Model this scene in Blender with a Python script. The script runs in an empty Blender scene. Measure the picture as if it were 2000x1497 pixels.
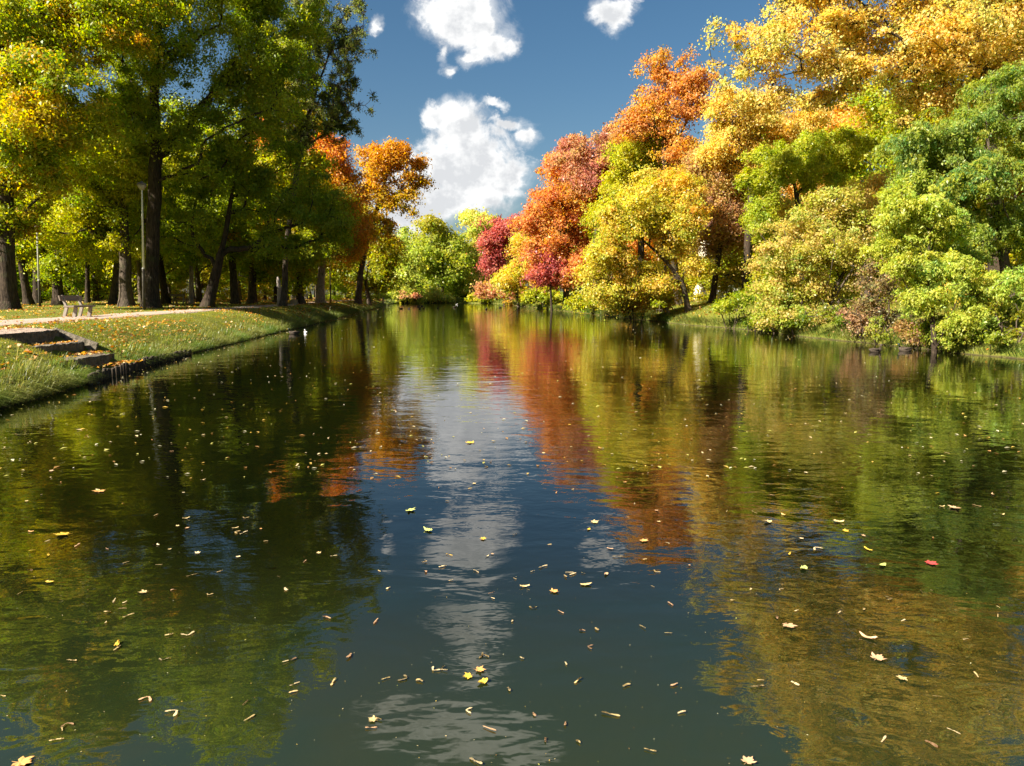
import bpy, bmesh, math, random
import numpy as np
from mathutils import Vector, Matrix
from mathutils.bvhtree import BVHTree

R = math.radians
C = bpy.context.scene.collection
sc = bpy.context.scene

# ------------------------------------------------------------------ camera
FPX, CX, CY = 1387.0, 1000.0, 748.5          # focal length and centre in photo pixels
CAMZ, PITCH = 2.2, R(7.07)
cam_d = bpy.data.cameras.new('camera')
cam_d.sensor_fit = 'HORIZONTAL'
cam_d.sensor_width = 36.0
cam_d.lens = 36.0 * FPX / 2000.0
cam_d.clip_start = 0.1
cam_d.clip_end = 6000
cam = bpy.data.objects.new('camera', cam_d)
cam.location = (0, 0, CAMZ)
cam.rotation_euler = (R(90) - PITCH, 0, 0)
C.objects.link(cam)
sc.camera = cam


def at(px, py, D):
    """world point seen at photo pixel (px,py), D metres in front of the camera"""
    cx, cy = (px - CX) / FPX, (CY - py) / FPX
    t = D / (math.cos(PITCH) + cy * math.sin(PITCH))
    return np.array((t * cx, D, CAMZ + t * (-math.sin(PITCH) + cy * math.cos(PITCH))))


def on_plane(px, py, z=0.0):
    cx, cy = (px - CX) / FPX, (CY - py) / FPX
    dz = -math.sin(PITCH) + cy * math.cos(PITCH)
    t = (z - CAMZ) / dz
    return np.array((t * cx, t * (math.cos(PITCH) + cy * math.sin(PITCH)), z))


# ------------------------------------------------------------------ sun and sky
SUN_AZ = math.atan2(-0.85, -0.53)             # from the left and a little behind
SUN_EL = R(36)
sun_dir = Vector((math.sin(SUN_AZ) * math.cos(SUN_EL), math.cos(SUN_AZ) * math.cos(SUN_EL), math.sin(SUN_EL)))
sun_d = bpy.data.lights.new('sun', 'SUN')
sun_d.energy = 4.6
sun_d.angle = R(0.5)
sun_d.color = (1.0, 0.93, 0.80)
sun = bpy.data.objects.new('sun', sun_d)
sun.rotation_euler = sun_dir.to_track_quat('Z', 'Y').to_euler()
sun.location = (-60, -30, 60)
C.objects.link(sun)

sc.view_settings.view_transform = 'Standard'
sc.view_settings.look = 'None'
sc.view_settings.exposure = 1.92
sc.view_settings.gamma = 1.0
sc.render.engine = 'CYCLES'
cy = sc.cycles
cy.max_bounces = 8
cy.diffuse_bounces = 5
cy.glossy_bounces = 3
cy.transmission_bounces = 3
cy.transparent_max_bounces = 4
cy.caustics_reflective = False
cy.caustics_refractive = False
cy.sample_clamp_indirect = 6.0
cy.use_denoising = True


class NT:
    """tiny node helper"""
    def __init__(self, tree):
        self.t = tree
        self.n = tree.nodes
        self.l = tree.links

    def node(self, kind, **kw):
        n = self.n.new(kind)
        for k, v in kw.items():
            setattr(n, k, v)
        return n

    def put(self, sock, v):
        if hasattr(v, 'is_output') or isinstance(v, bpy.types.NodeSocket):
            self.l.new(v, sock)
        elif v is not None:
            sock.default_value = v

    def math(self, op, a, b=None, c=None, clamp=False):
        n = self.node('ShaderNodeMath', operation=op, use_clamp=clamp)
        for s, v in zip(n.inputs, (a, b, c)):
            self.put(s, v)
        return n.outputs[0]

    def vmath(self, op, a, b=None, out=0):
        n = self.node('ShaderNodeVectorMath', operation=op)
        self.put(n.inputs[0], a)
        if b is not None:
            self.put(n.inputs[1], b)
        return n.outputs[out]

    def noise(self, vec, scale, detail=4.0, rough=0.5, dist=0.0, dims='3D'):
        n = self.node('ShaderNodeTexNoise', noise_dimensions=dims)
        if vec is not None:
            self.l.new(vec, n.inputs['Vector'])
        n.inputs['Scale'].default_value = scale
        n.inputs['Detail'].default_value = detail
        n.inputs['Roughness'].default_value = rough
        n.inputs['Distortion'].default_value = dist
        return n.outputs[0]

    def ramp(self, fac, stops):
        n = self.node('ShaderNodeValToRGB')
        e = n.color_ramp.elements
        while len(e) < len(stops):
            e.new(0.5)
        for k, (p, c) in enumerate(stops):
            e[k].position = p
            e[k].color = (c, c, c, 1) if isinstance(c, (int, float)) else (*c[:3], 1)
        self.put(n.inputs[0], fac)
        return n.outputs[0]

    def mix(self, f, a, b, mode='MIX'):
        n = self.node('ShaderNodeMix', data_type='RGBA', blend_type=mode)
        self.put(n.inputs[0], f)
        for s, v in ((n.inputs[6], a), (n.inputs[7], b)):
            if isinstance(v, tuple) and len(v) == 3:
                v = (*v, 1)
            self.put(s, v)
        return n.outputs[2]

    def maprange(self, v, a, b, c=0.0, d=1.0, smooth=False):
        n = self.node('ShaderNodeMapRange')
        if smooth:
            n.interpolation_type = 'SMOOTHSTEP'
        self.put(n.inputs[0], v)
        for i, x in enumerate((a, b, c, d)):
            n.inputs[1 + i].default_value = x
        return n.outputs[0]


def build_world():
    w = bpy.data.worlds.new('World')
    sc.world = w
    w.use_nodes = True
    g = NT(w.node_tree)
    g.n.clear()
    out = g.node('ShaderNodeOutputWorld')
    sky = g.node('ShaderNodeTexSky', sky_type='NISHITA')
    sky.sun_disc = False
    sky.sun_elevation = SUN_EL
    sky.sun_rotation = SUN_AZ
    sky.air_density = 1.1
    sky.dust_density = 1.6
    sky.ozone_density = 2.2
    tc = g.node('ShaderNodeTexCoord')
    d = tc.outputs['Generated']
    sep = g.node('ShaderNodeSeparateXYZ')
    g.l.new(d, sep.inputs[0])
    y = g.math('MAXIMUM', sep.outputs[1], 0.02)
    u = g.math('DIVIDE', sep.outputs[0], y)
    v = g.math('DIVIDE', sep.outputs[2], y)
    comb = g.node('ShaderNodeCombineXYZ')
    g.l.new(u, comb.inputs[0])
    g.l.new(v, comb.inputs[1])
    uv = comb.outputs[0]
    # billows: warp the cloud outlines with fractal noise
    wn = g.node('ShaderNodeTexNoise')
    wn.inputs['Scale'].default_value = 9.0
    wn.inputs['Detail'].default_value = 7.0
    wn.inputs['Roughness'].default_value = 0.62
    g.l.new(uv, wn.inputs['Vector'])
    warp = g.vmath('SCALE', g.vmath('SUBTRACT', wn.outputs['Color'], (0.5, 0.5, 0.5)), None)
    warp.node.inputs[3].default_value = 0.085
    uvw = g.vmath('ADD', uv, warp)
    # cumulus masses: (photo px, py, half width, half height)
    blobs = [(868, 222, 34, 30), (900, 262, 52, 48), (930, 305, 82, 55), (915, 350, 108, 52), (860, 330, 60, 60),
             (890, 395, 110, 40), (1000, 338, 44, 34), (835, 420, 60, 40), (985, 375, 45, 18), (800, 400, 80, 70),
             (985, 247, 40, 11), (1026, 266, 16, 20), (960, 215, 26, 10), (985, 300, 14, 24), (765, 340, 60, 55),
             (875, 25, 66, 46), (925, 18, 58, 50), (955, 68, 54, 30), (928, 98, 24, 24), (868, 88, 9, 24), (990, 75, 26, 22),
             (880, 130, 14, 10), (1198, 18, 46, 30), (1230, 5, 22, 22), (742, 37, 9, 11), (700, 150, 1, 1),
             (900, -150, 80, 34), (930, -232, 60, 28), (780, -415, 120, 46), (930, -455, 120, 40), (1040, -470, 80, 36)]
    field = None
    for (px, py, a, b) in blobs:
        if a < 2:
            continue
        p = at(px, py, 1.0) - np.array((0, 0, CAMZ))
        cx, cz = p[0], p[2]
        q = g.vmath('MULTIPLY', g.vmath('SUBTRACT', uvw, (float(cx), float(cz), 0)), (FPX / a, FPX / b * 0.97, 0))
        ln = g.vmath('LENGTH', q, None, out=1)
        s = g.math('SUBTRACT', 1.0, ln)
        # thin masses keep a softer edge
        s = g.math('MULTIPLY', s, min(1.0, 0.35 + min(a, b) / 60.0))
        field = s if field is None else g.math('SMOOTH_MAX', field, s, 0.12)
    det = g.noise(uv, 15.0, 12.0, 0.66, 0.6)
    f2 = g.math('ADD', field, g.math('MULTIPLY', g.math('SUBTRACT', det, 0.5), 1.5))
    det2 = g.noise(uv, 60.0, 6.0, 0.6, 0.3)
    f2 = g.math('ADD', f2, g.math('MULTIPLY', g.math('SUBTRACT', det2, 0.5), 0.55))
    alpha = g.maprange(f2, -0.14, 0.40, 0.0, 1.0, True)
    wisp = g.maprange(g.math('ADD', field, g.math('MULTIPLY', g.math('SUBTRACT', g.noise(uv, 11.0, 10.0, 0.7, 1.2), 0.5), 1.3)), -0.30, 0.50, 0.0, 0.55, True)
    alpha = g.math('MAXIMUM', alpha, wisp)
    up = g.math('GREATER_THAN', sep.outputs[1], 0.03)
    alpha = g.math('MULTIPLY', alpha, up)
    # a grey underside where the cloud is thick, white where sunlit from the upper left
    wn2 = g.noise(g.vmath('ADD', uv, (0.012, -0.014, 0)), 9.0, 6.0, 0.6)
    wn1 = g.noise(uv, 9.0, 6.0, 0.6)
    rel = g.math('MULTIPLY', g.math('SUBTRACT', wn1, wn2), 3.6)
    thick = g.maprange(f2, 0.30, 1.1, 0.0, 0.38)
    shade = g.math('SUBTRACT', g.math('ADD', 0.95, rel), thick)
    low = g.maprange(v, 0.10, 0.30, 0.16, 0.0)
    shade = g.math('SUBTRACT', shade, low)
    shade = g.math('MINIMUM', g.math('MAXIMUM', shade, 0.50), 1.08)
    ccol = g.mix(shade, (0.33, 0.36, 0.41), (0.95, 0.95, 0.94))
    # photograph's deep clean blue: the sky texture dimmed and more saturated
    hs = g.node('ShaderNodeHueSaturation')
    hs.inputs['Hue'].default_value = 0.495
    hs.inputs['Saturation'].default_value = 1.25
    hs.inputs['Value'].default_value = 0.43
    g.l.new(sky.outputs[0], hs.inputs['Color'])
    bg1 = g.node('ShaderNodeBackground')
    g.l.new(hs.outputs[0], bg1.inputs[0])
    bg1.inputs[1].default_value = SKY_STRENGTH
    bg2 = g.node('ShaderNodeBackground')
    g.l.new(ccol, bg2.inputs[0])
    bg2.inputs[1].default_value = CLOUD_STRENGTH
    mx = g.node('ShaderNodeMixShader')
    g.l.new(alpha, mx.inputs[0])
    g.l.new(bg1.outputs[0], mx.inputs[1])
    g.l.new(bg2.outputs[0], mx.inputs[2])
    g.l.new(mx.outputs[0], out.inputs[0])


SKY_STRENGTH = 0.064
CLOUD_STRENGTH = 0.315
build_world()


# ------------------------------------------------------------------ object helpers
def mat(name):
    m = bpy.data.materials.new(name)
    m.use_nodes = True
    g = NT(m.node_tree)
    g.n.clear()
    out = g.node('ShaderNodeOutputMaterial')
    return m, g, out


def tag(o, label=None, cat=None, group=None, kind=None):
    if label:
        o['label'] = label
    if cat:
        o['category'] = cat
    if group:
        o['group'] = group
    if kind:
        o['kind'] = kind
    return o


def empty(name, loc, rz=0.0):
    o = bpy.data.objects.new(name, None)
    o.empty_display_size = 0.3
    o.location = loc
    o.rotation_euler = (0, 0, rz)
    C.objects.link(o)
    return o


def link_mesh(name, me, parent=None, material=None):
    o = bpy.data.objects.new(name, me)
    if material is not None and not me.materials:
        me.materials.append(material)
    C.objects.link(o)
    if parent is not None:
        o.parent = parent
    return o


def np_mesh(name, verts, faces, nside, smooth=False, col=None):
    """mesh from arrays; faces is an (n, nside) index array (or a list of such arrays)"""
    me = bpy.data.meshes.new(name)
    if not isinstance(faces, list):
        faces = [faces]
    faces = [f for f in faces if len(f)]
    nl = sum(f.size for f in faces)
    nf = sum(len(f) for f in faces)
    me.vertices.add(len(verts))
    me.vertices.foreach_set('co', np.ascontiguousarray(verts, dtype=np.float32).ravel())
    me.loops.add(nl)
    me.loops.foreach_set('vertex_index', np.concatenate([f.ravel() for f in faces]).astype(np.int32))
    me.polygons.add(nf)
    starts, s = [], 0
    for f in faces:
        starts.append(s + np.arange(len(f)) * f.shape[1])
        s += f.size
    me.polygons.foreach_set('loop_start', np.concatenate(starts).astype(np.int32))
    if smooth:
        me.polygons.foreach_set('use_smooth', np.ones(nf, dtype=bool))
    if col is not None:
        a = me.attributes.new('leaf_col', 'FLOAT_COLOR', 'FACE')
        c4 = np.ones((nf, 4), dtype=np.float32)
        c4[:, :3] = col
        a.data.foreach_set('color', c4.ravel())
    me.update(calc_edges=True)
    return me


class MB:
    """collects simple solids into one mesh"""
    def __init__(self):
        self.bm = bmesh.new()

    def box(self, c, s, rz=0.0, rx=0.0, ry=0.0, bev=0.0):
        r = bmesh.ops.create_cube(self.bm, size=1.0)
        vs = r['verts']
        bmesh.ops.scale(self.bm, vec=s, verts=vs)
        if bev > 0:
            es = list({e for v in vs for e in v.link_edges})
            rb = bmesh.ops.bevel(self.bm, geom=es, offset=bev, segments=2, affect='EDGES', profile=0.7)
            vs = list({v for f in rb['faces'] for v in f.verts} | {v for v in vs if v.is_valid})
        m = Matrix.Translation(c) @ Matrix.Rotation(rz, 4, 'Z') @ Matrix.Rotation(ry, 4, 'Y') @ Matrix.Rotation(rx, 4, 'X')
        bmesh.ops.transform(self.bm, matrix=m, verts=vs)
        return vs

    def tube(self, pts, rad, n=8, cap=True):
        rings = []
        pts = [Vector(p) for p in pts]
        if not isinstance(rad, (list, tuple)):
            rad = [rad] * len(pts)
        for i, p in enumerate(pts):
            d = (pts[min(i + 1, len(pts) - 1)] - pts[max(i - 1, 0)]).normalized()
            a = d.cross(Vector((0, 0, 1)) if abs(d.z) < 0.95 else Vector((1, 0, 0))).normalized()
            b = d.cross(a)
            rings.append([self.bm.verts.new(p + (a * math.cos(t) + b * math.sin(t)) * rad[i])
                          for t in [2 * math.pi * k / n for k in range(n)]])
        for i in range(len(rings) - 1):
            for k in range(n):
                f = self.bm.faces.new((rings[i][k], rings[i][(k + 1) % n], rings[i + 1][(k + 1) % n], rings[i + 1][k]))
                f.smooth = True
        if cap:
            self.bm.faces.new(rings[0][::-1])
            self.bm.faces.new(rings[-1])

    def lathe(self, prof, n=20, c=(0, 0, 0)):
        rings = []
        for r, z in prof:
            rings.append([self.bm.verts.new((c[0] + r * math.cos(2 * math.pi * k / n), c[1] + r * math.sin(2 * math.pi * k / n), c[2] + z)) for k in range(n)])
        for i in range(len(rings) - 1):
            for k in range(n):
                f = self.bm.faces.new((rings[i][k], rings[i][(k + 1) % n], rings[i + 1][(k + 1) % n], rings[i + 1][k]))
                f.smooth = True
        self.bm.faces.new(rings[0][::-1])
        self.bm.faces.new(rings[-1])

    def poly(self, pts):
        return self.bm.faces.new([self.bm.verts.new(p) for p in pts])

    def build(self, name, material, parent=None):
        me = bpy.data.meshes.new(name)
        bmesh.ops.recalc_face_normals(self.bm, faces=self.bm.faces)
        self.bm.to_mesh(me)
        self.bm.free()
        me.materials.append(material)
        return link_mesh(name, me, parent)


# ------------------------------------------------------------------ materials
def principled(g, out, col, rough=0.8, normal=None, spec=0.3):
    p = g.node('ShaderNodeBsdfPrincipled')
    g.put(p.inputs['Base Color'], (*col, 1) if isinstance(col, tuple) and len(col) == 3 else col)
    g.put(p.inputs['Roughness'], rough)
    p.inputs['Specular IOR Level'].default_value = spec
    if normal is not None:
        g.l.new(normal, p.inputs['Normal'])
    g.l.new(p.outputs[0], out.inputs[0])
    return p


def bump(g, height, dist=0.02, strength=1.0):
    b = g.node('ShaderNodeBump')
    b.inputs['Strength'].default_value = strength
    b.inputs['Distance'].default_value = dist
    g.l.new(height, b.inputs['Height'])
    return b.outputs[0]


def leaf_material(name, trans=0.45, gloss=0.05):
    m, g, out = mat(name)
    a = g.node('ShaderNodeAttribute', attribute_name='leaf_col')
    oi = g.node('ShaderNodeObjectInfo')
    c = g.mix(1.0, a.outputs['Color'], oi.outputs['Color'], 'MULTIPLY')
    df = g.node('ShaderNodeBsdfDiffuse')
    g.l.new(c, df.inputs[0])
    hs = g.node('ShaderNodeHueSaturation')
    hs.inputs['Saturation'].default_value = 1.12
    hs.inputs['Value'].default_value = 1.75
    g.l.new(c, hs.inputs['Color'])
    tr = g.node('ShaderNodeBsdfTranslucent')
    g.l.new(hs.outputs[0], tr.inputs[0])
    m1 = g.node('ShaderNodeMixShader')
    m1.inputs[0].default_value = trans
    g.l.new(df.outputs[0], m1.inputs[1])
    g.l.new(tr.outputs[0], m1.inputs[2])
    gl = g.node('ShaderNodeBsdfGlossy')
    gl.inputs['Roughness'].default_value = 0.38
    m2 = g.node('ShaderNodeMixShader')
    m2.inputs[0].default_value = gloss
    g.l.new(m1.outputs[0], m2.inputs[1])
    g.l.new(gl.outputs[0], m2.inputs[2])
    g.l.new(m2.outputs[0], out.inputs[0])
    return m


M_LEAF = leaf_material('autumn_leaf', 0.5, 0.015)
M_GRASS = leaf_material('grass_blade', 0.35, 0.03)
M_LITTER = leaf_material('fallen_leaf', 0.2, 0.04)


def bark_material():
    m, g, out = mat('bark')
    tc = g.node('ShaderNodeTexCoord')
    mp = g.node('ShaderNodeMapping')
    mp.inputs['Scale'].default_value = (1, 1, 0.16)
    g.l.new(tc.outputs['Object'], mp.inputs[0])
    n1 = g.noise(mp.outputs[0], 14.0, 6.0, 0.65)
    n2 = g.noise(tc.outputs['Object'], 1.7, 4.0, 0.6)
    oi = g.node('ShaderNodeObjectInfo')
    t = g.ramp(n1, [(0.32, 0.25), (0.5, 0.95), (0.70, 1.8)])
    c = g.mix(1.0, oi.outputs['Color'], t, 'MULTIPLY')
    c = g.mix(g.maprange(n2, 0.52, 0.75, 0.0, 0.55), c, (0.055, 0.07, 0.025))
    principled(g, out, c, 0.92, bump(g, n1, 0.09), 0.15)
    return m


M_BARK = bark_material()


def ground_material():
    m, g, out = mat('meadow_ground')
    tc = g.node('ShaderNodeTexCoord')
    p = tc.outputs['Object']
    n1 = g.noise(p, 0.35, 5.0, 0.6)
    n2 = g.noise(p, 3.2, 6.0, 0.7)
    n3 = g.noise(p, 22.0, 3.0, 0.6)
    c = g.mix(g.maprange(n1, 0.35, 0.65), (0.10, 0.14, 0.018), (0.17, 0.175, 0.025))
    c = g.mix(g.maprange(n2, 0.45, 0.75, 0.0, 0.8), c, (0.15, 0.10, 0.03))
    c = g.mix(g.maprange(n3, 0.62, 0.72, 0.0, 0.65), c, (0.34, 0.19, 0.03))
    c = g.mix(g.maprange(n3, 0.25, 0.42, 0.5, 0.0), c, (0.03, 0.035, 0.01))
    geo = g.node('ShaderNodeNewGeometry')
    sp = g.node('ShaderNodeSeparateXYZ')
    g.l.new(geo.outputs['Position'], sp.inputs[0])
    c = g.mix(g.maprange(g.math('ADD', sp.outputs[2], g.math('MULTIPLY', n2, 0.12)), 0.06, 0.14, 1.0, 0.0), c, (0.06, 0.045, 0.024))
    principled(g, out, c, 0.95, bump(g, g.math('ADD', n2, g.math('MULTIPLY', n3, 0.5)), 0.12), 0.1)
    return m


def path_material():
    m, g, out = mat('sandy_path')
    tc = g.node('ShaderNodeTexCoord')
    p = tc.outputs['Object']
    n1 = g.noise(p, 1.1, 6.0, 0.65)
    n2 = g.noise(p, 30.0, 4.0, 0.7)
    c = g.mix(n1, (0.30, 0.22, 0.165), (0.46, 0.36, 0.285))
    c = g.mix(g.maprange(n2, 0.60, 0.72, 0.0, 0.8), c, (0.28, 0.15, 0.05))
    c = g.mix(g.maprange(n1, 0.25, 0.42, 0.7, 0.0), c, (0.16, 0.12, 0.07))
    principled(g, out, c, 0.95, bump(g, n2, 0.03), 0.15)
    return m


def water_material():
    m, g, out = mat('pond_water')
    tc = g.node('ShaderNodeTexCoord')
    p = tc.outputs['Object']
    mp = g.node('ShaderNodeMapping')
    mp.inputs['Scale'].default_value = (0.75, 1.25, 1)
    mp.inputs['Rotation'].default_value = (0, 0, R(8))
    g.l.new(p, mp.inputs[0])
    q = mp.outputs[0]
    # breeze patches: calm and ruffled areas
    patch = g.maprange(g.noise(p, 0.11, 3.0, 0.5), 0.36, 0.66, 0.25, 1.0, True)
    fine = g.noise(q, 4.2, 3.0, 0.55, 0.3)
    mid = g.noise(q, 1.35, 3.0, 0.5, 0.6)
    big = g.noise(q, 0.42, 2.0, 0.5, 0.3)
    h = g.math('ADD', g.math('MULTIPLY', g.math('MULTIPLY', fine, patch), 0.0050),
               g.math('MULTIPLY', mid, 0.0085))
    h = g.math('ADD', h, g.math('MULTIPLY', big, 0.012))
    b = g.node('ShaderNodeBump')
    b.inputs['Strength'].default_value = 1.0
    b.inputs['Distance'].default_value = 1.0
    g.l.new(h, b.inputs['Height'])
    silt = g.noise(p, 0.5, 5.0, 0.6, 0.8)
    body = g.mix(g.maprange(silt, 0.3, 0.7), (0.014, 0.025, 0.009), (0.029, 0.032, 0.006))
    # tree shade on the farther water put into the colour: body darkens with distance
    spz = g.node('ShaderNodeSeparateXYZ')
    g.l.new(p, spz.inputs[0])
    far_shade = g.maprange(g.math('ADD', spz.outputs[1], g.math('MULTIPLY', silt, 2.0)), 2.5, 8.0, 0.8, 0.12, True)
    body = g.mix(1.0, body, far_shade, 'MULTIPLY')
    pr = g.node('ShaderNodeBsdfPrincipled')
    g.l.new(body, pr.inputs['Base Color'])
    pr.inputs['Roughness'].default_value = 0.015
    pr.inputs['IOR'].default_value = 1.75
    g.l.new(b.outputs[0], pr.inputs['Normal'])
    g.l.new(pr.outputs[0], out.inputs[0])
    return m


def simple_material(name, c1, c2, scale=6.0, rough=0.8, bd=0.01, detail=6.0, stretch=(1, 1, 1), spec=0.3):
    m, g, out = mat(name)
    tc = g.node('ShaderNodeTexCoord')
    mp = g.node('ShaderNodeMapping')
    mp.inputs['Scale'].default_value = stretch
    g.l.new(tc.outputs['Object'], mp.inputs[0])
    n = g.noise(mp.outputs[0], scale, detail, 0.65)
    c = g.mix(g.maprange(n, 0.3, 0.7), c1, c2)
    principled(g, out, c, rough, bump(g, n, bd), spec)
    return m


M_GROUND = ground_material()
M_PATH = path_material()
M_WATER = water_material()
M_STONE = simple_material('mossy_concrete', (0.05, 0.046, 0.026), (0.25, 0.205, 0.155), 8.0, 0.95, 0.08, 10.0)
M_WOODGREY = simple_material('weathered_wood', (0.15, 0.11, 0.08), (0.28, 0.22, 0.17), 9.0, 0.85, 0.01, 6, (1, 8, 8))
M_CONCPALE = simple_material('pale_concrete', (0.20, 0.17, 0.14), (0.33, 0.28, 0.235), 7.0, 0.9, 0.01)
M_LOG = simple_material('wet_log', (0.02, 0.014, 0.009), (0.07, 0.05, 0.03), 9.0, 0.8, 0.02, 6, (1, 1, .2))
M_POLE = simple_material('grey_pole', (0.55, 0.53, 0.48), (0.66, 0.64, 0.59), 4.0, 0.6, 0.003)
M_POLEDARK = simple_material('dark_pole_base', (0.035, 0.03, 0.025), (0.08, 0.065, 0.05), 6.0, 0.7, 0.004)
M_LAMPTOP = simple_material('lamp_hood_metal', (0.10, 0.08, 0.07), (0.20, 0.16, 0.14), 6.0, 0.5, 0.002)
M_LAMPGLASS = simple_material('frosted_lamp_glass', (0.30, 0.25, 0.21), (0.36, 0.31, 0.27), 3.0, 0.35, 0.001)
M_WALL = simple_material('cream_render', (0.66, 0.60, 0.44), (0.76, 0.71, 0.56), 2.0, 0.9, 0.004)
M_PLINTH = simple_material('white_plinth', (0.62, 0.62, 0.62), (0.78, 0.78, 0.77), 2.0, 0.9, 0.004)
M_ROOF = simple_material('brown_roof', (0.10, 0.05, 0.035), (0.18, 0.08, 0.05), 3.0, 0.8, 0.02)
M_PANE = simple_material('dark_window_glass', (0.015, 0.02, 0.025), (0.03, 0.035, 0.04), 1.0, 0.08, 0.0, 2, (1, 1, 1), 0.6)
M_PIPE = simple_material('green_grey_pipe', (0.20, 0.27, 0.24), (0.26, 0.33, 0.30), 3.0, 0.5, 0.001)
M_DUCKBROWN = simple_material('brown_plumage', (0.025, 0.018, 0.012), (0.08, 0.058, 0.04), 30.0, 0.8, 0.004)
M_DUCKHEAD = simple_material('dark_head_plumage', (0.012, 0.02, 0.014), (0.03, 0.05, 0.03), 20.0, 0.5, 0.002)
M_DUCKWHITE = simple_material('white_plumage', (0.62, 0.60, 0.55), (0.80, 0.79, 0.76), 18.0, 0.8, 0.003)
M_BILL = simple_material('yellow_bill', (0.40, 0.24, 0.03), (0.50, 0.32, 0.05), 10.0, 0.5, 0.001)
M_FENCE = simple_material('white_painted_metal', (0.50, 0.52, 0.55), (0.62, 0.64, 0.66), 3.0, 0.5, 0.001)

# ------------------------------------------------------------------ terrain, water, path
OUT = [(-7.0, -26), (-8.2, -5), (-9.3, 7), (-10.0, 13.8), (-10.7, 18), (-11.35, 22), (-12.2, 28), (-13.3, 38), (-15.2, 57), (-18.6, 85),
       (-22.6, 120), (-27.5, 160), (-30, 178), (-29, 187), (-24, 191.5), (-14, 193), (-6, 186), (-1.5, 170), (1.5, 146), (4.5, 120),
       (7.2, 99), (10.3, 77), (11.7, 62), (13.0, 54), (14.1, 50), (15.3, 41), (16.3, 32), (17.0, 27), (17.7, 23), (18.6, 10), (18.9, -5), (18.0, -26),
       (12, -33), (-1, -33)]


def smooth_closed(pts, spacing_fn):
    pts = np.array(pts, dtype=float)
    n = len(pts)
    out = []
    for i in range(n):
        p0, p1, p2, p3 = pts[i - 1], pts[i], pts[(i + 1) % n], pts[(i + 2) % n]
        L = np.linalg.norm(p2 - p1)
        k = max(2, int(L / spacing_fn((p1 + p2) / 2)))
        for t in np.arange(k) / k:
            # centripetal-ish catmull rom kept mild
            m1, m2 = (p2 - p0) * 0.5, (p3 - p1) * 0.5
            s1 = min(1.0, L / (np.linalg.norm(m1) + 1e-6)); s2 = min(1.0, L / (np.linalg.norm(m2) + 1e-6))
            h00, h10 = 2 * t**3 - 3 * t**2 + 1, t**3 - 2 * t**2 + t
            h01, h11 = -2 * t**3 + 3 * t**2, t**3 - t**2
            out.append(h00 * p1 + h10 * m1 * s1 + h01 * p2 + h11 * m2 * s2)
    return np.array(out)


def _sp(p):
    d = math.hypot(p[0], p[1])
    return 0.28 if 0 < p[1] < 45 else (0.55 if p[1] < 90 and p[1] > 0 else 1.3)


outline = smooth_closed(OUT, _sp)
NO = len(outline)
# outward directions from a heavily smoothed copy
seg = np.roll(outline, -1, 0) - outline
arc = np.concatenate([[0], np.cumsum(np.linalg.norm(seg, axis=1))])
per = arc[-1]
ctrl = np.array(OUT)
tang = np.zeros_like(outline)
ss = np.linspace(0, per, 1600, endpoint=False)
closed = np.vstack([outline, outline[:1]])
ux, uy = np.interp(ss, arc, closed[:, 0]), np.interp(ss, arc, closed[:, 1])


def circ_blur(a, sig):
    k = np.exp(-0.5 * (np.arange(-4 * sig, 4 * sig + 1) / sig) ** 2)
    k /= k.sum()
    n = len(a)
    ap = np.concatenate([a[-4 * sig:], a, a[:4 * sig]])
    return np.convolve(ap, k, 'valid')[:n]


bx, by = circ_blur(ux, 26), circ_blur(uy, 26)
tx, ty = np.gradient(bx), np.gradient(by)
nx_, ny_ = -ty, tx
ln = np.hypot(nx_, ny_)
nx_, ny_ = nx_ / ln, ny_ / ln
# outline runs up the left bank, so outward is to its left
nrm = np.stack([np.interp(arc[:-1], ss, nx_), np.interp(arc[:-1], ss, ny_)], 1)
nrm /= np.linalg.norm(nrm, axis=1)[:, None]

wr = np.random.default_rng(5)


def wav(x, y, seed, f):
    r = np.random.default_rng(seed)
    s = 0
    for k in range(6):
        a = r.uniform(0, 2 * math.pi)
        ff = f * 1.7 ** (k * 0.6) * r.uniform(0.8, 1.2)
        s = s + np.sin((x * math.cos(a) + y * math.sin(a)) * ff + r.uniform(0, 6.28)) / (1 + 0.6 * k)
    return s / 2.2


# irregular waterline
jit = wav(outline[:, 0], outline[:, 1], 3, 1.1) * 0.14
right_w = np.clip((nrm[:, 0] + 0.35) / 0.7, 0, 1)         # 0 on the left bank, 1 on the right
jit = jit * (1 + 2.2 * right_w)
outline = outline + nrm * jit[:, None]

TR = [-2.0, -0.6, -0.05, 0.03, 0.10, 0.22, 0.4, 0.65, 1.0, 1.4, 1.9, 2.4, 2.9, 3.4, 3.8, 4.4, 5.1, 5.8, 6.3, 7.2, 9, 12, 16, 22, 30, 45, 70, 110, 180, 320, 700, 1600, 4000]
PL_T = [-2.0, -0.6, -0.05, 0.03, 0.10, 0.4, 1.0, 1.9, 2.9, 3.8, 6.3, 20, 60, 200, 4000]
PL_Z = [-1.0, -0.5, -0.12, 0.02, 0.07, 0.30, 0.64, 0.98, 1.19, 1.26, 1.27, 1.42, 1.7, 2.3, 3.0]
PR_T = [-2.0, -0.6, -0.05, 0.03, 0.22, 0.65, 1.4, 2.9, 5.1, 9, 22, 70, 4000]
PR_Z = [-1.0, -0.4, -0.12, 0.04, 0.17, 0.42, 0.82, 1.22, 1.45, 1.6, 1.8, 2.2, 3.0]
T = np.array(TR)
zl = np.interp(T, PL_T, PL_Z)
zr = np.interp(T, PR_T, PR_Z)
GX = outline[:, 0][:, None] + nrm[:, 0][:, None] * T[None, :]
GY = outline[:, 1][:, None] + nrm[:, 1][:, None] * T[None, :]
GZ = zl[None, :] * (1 - right_w[:, None]) + zr[None, :] * right_w[:, None]
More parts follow.
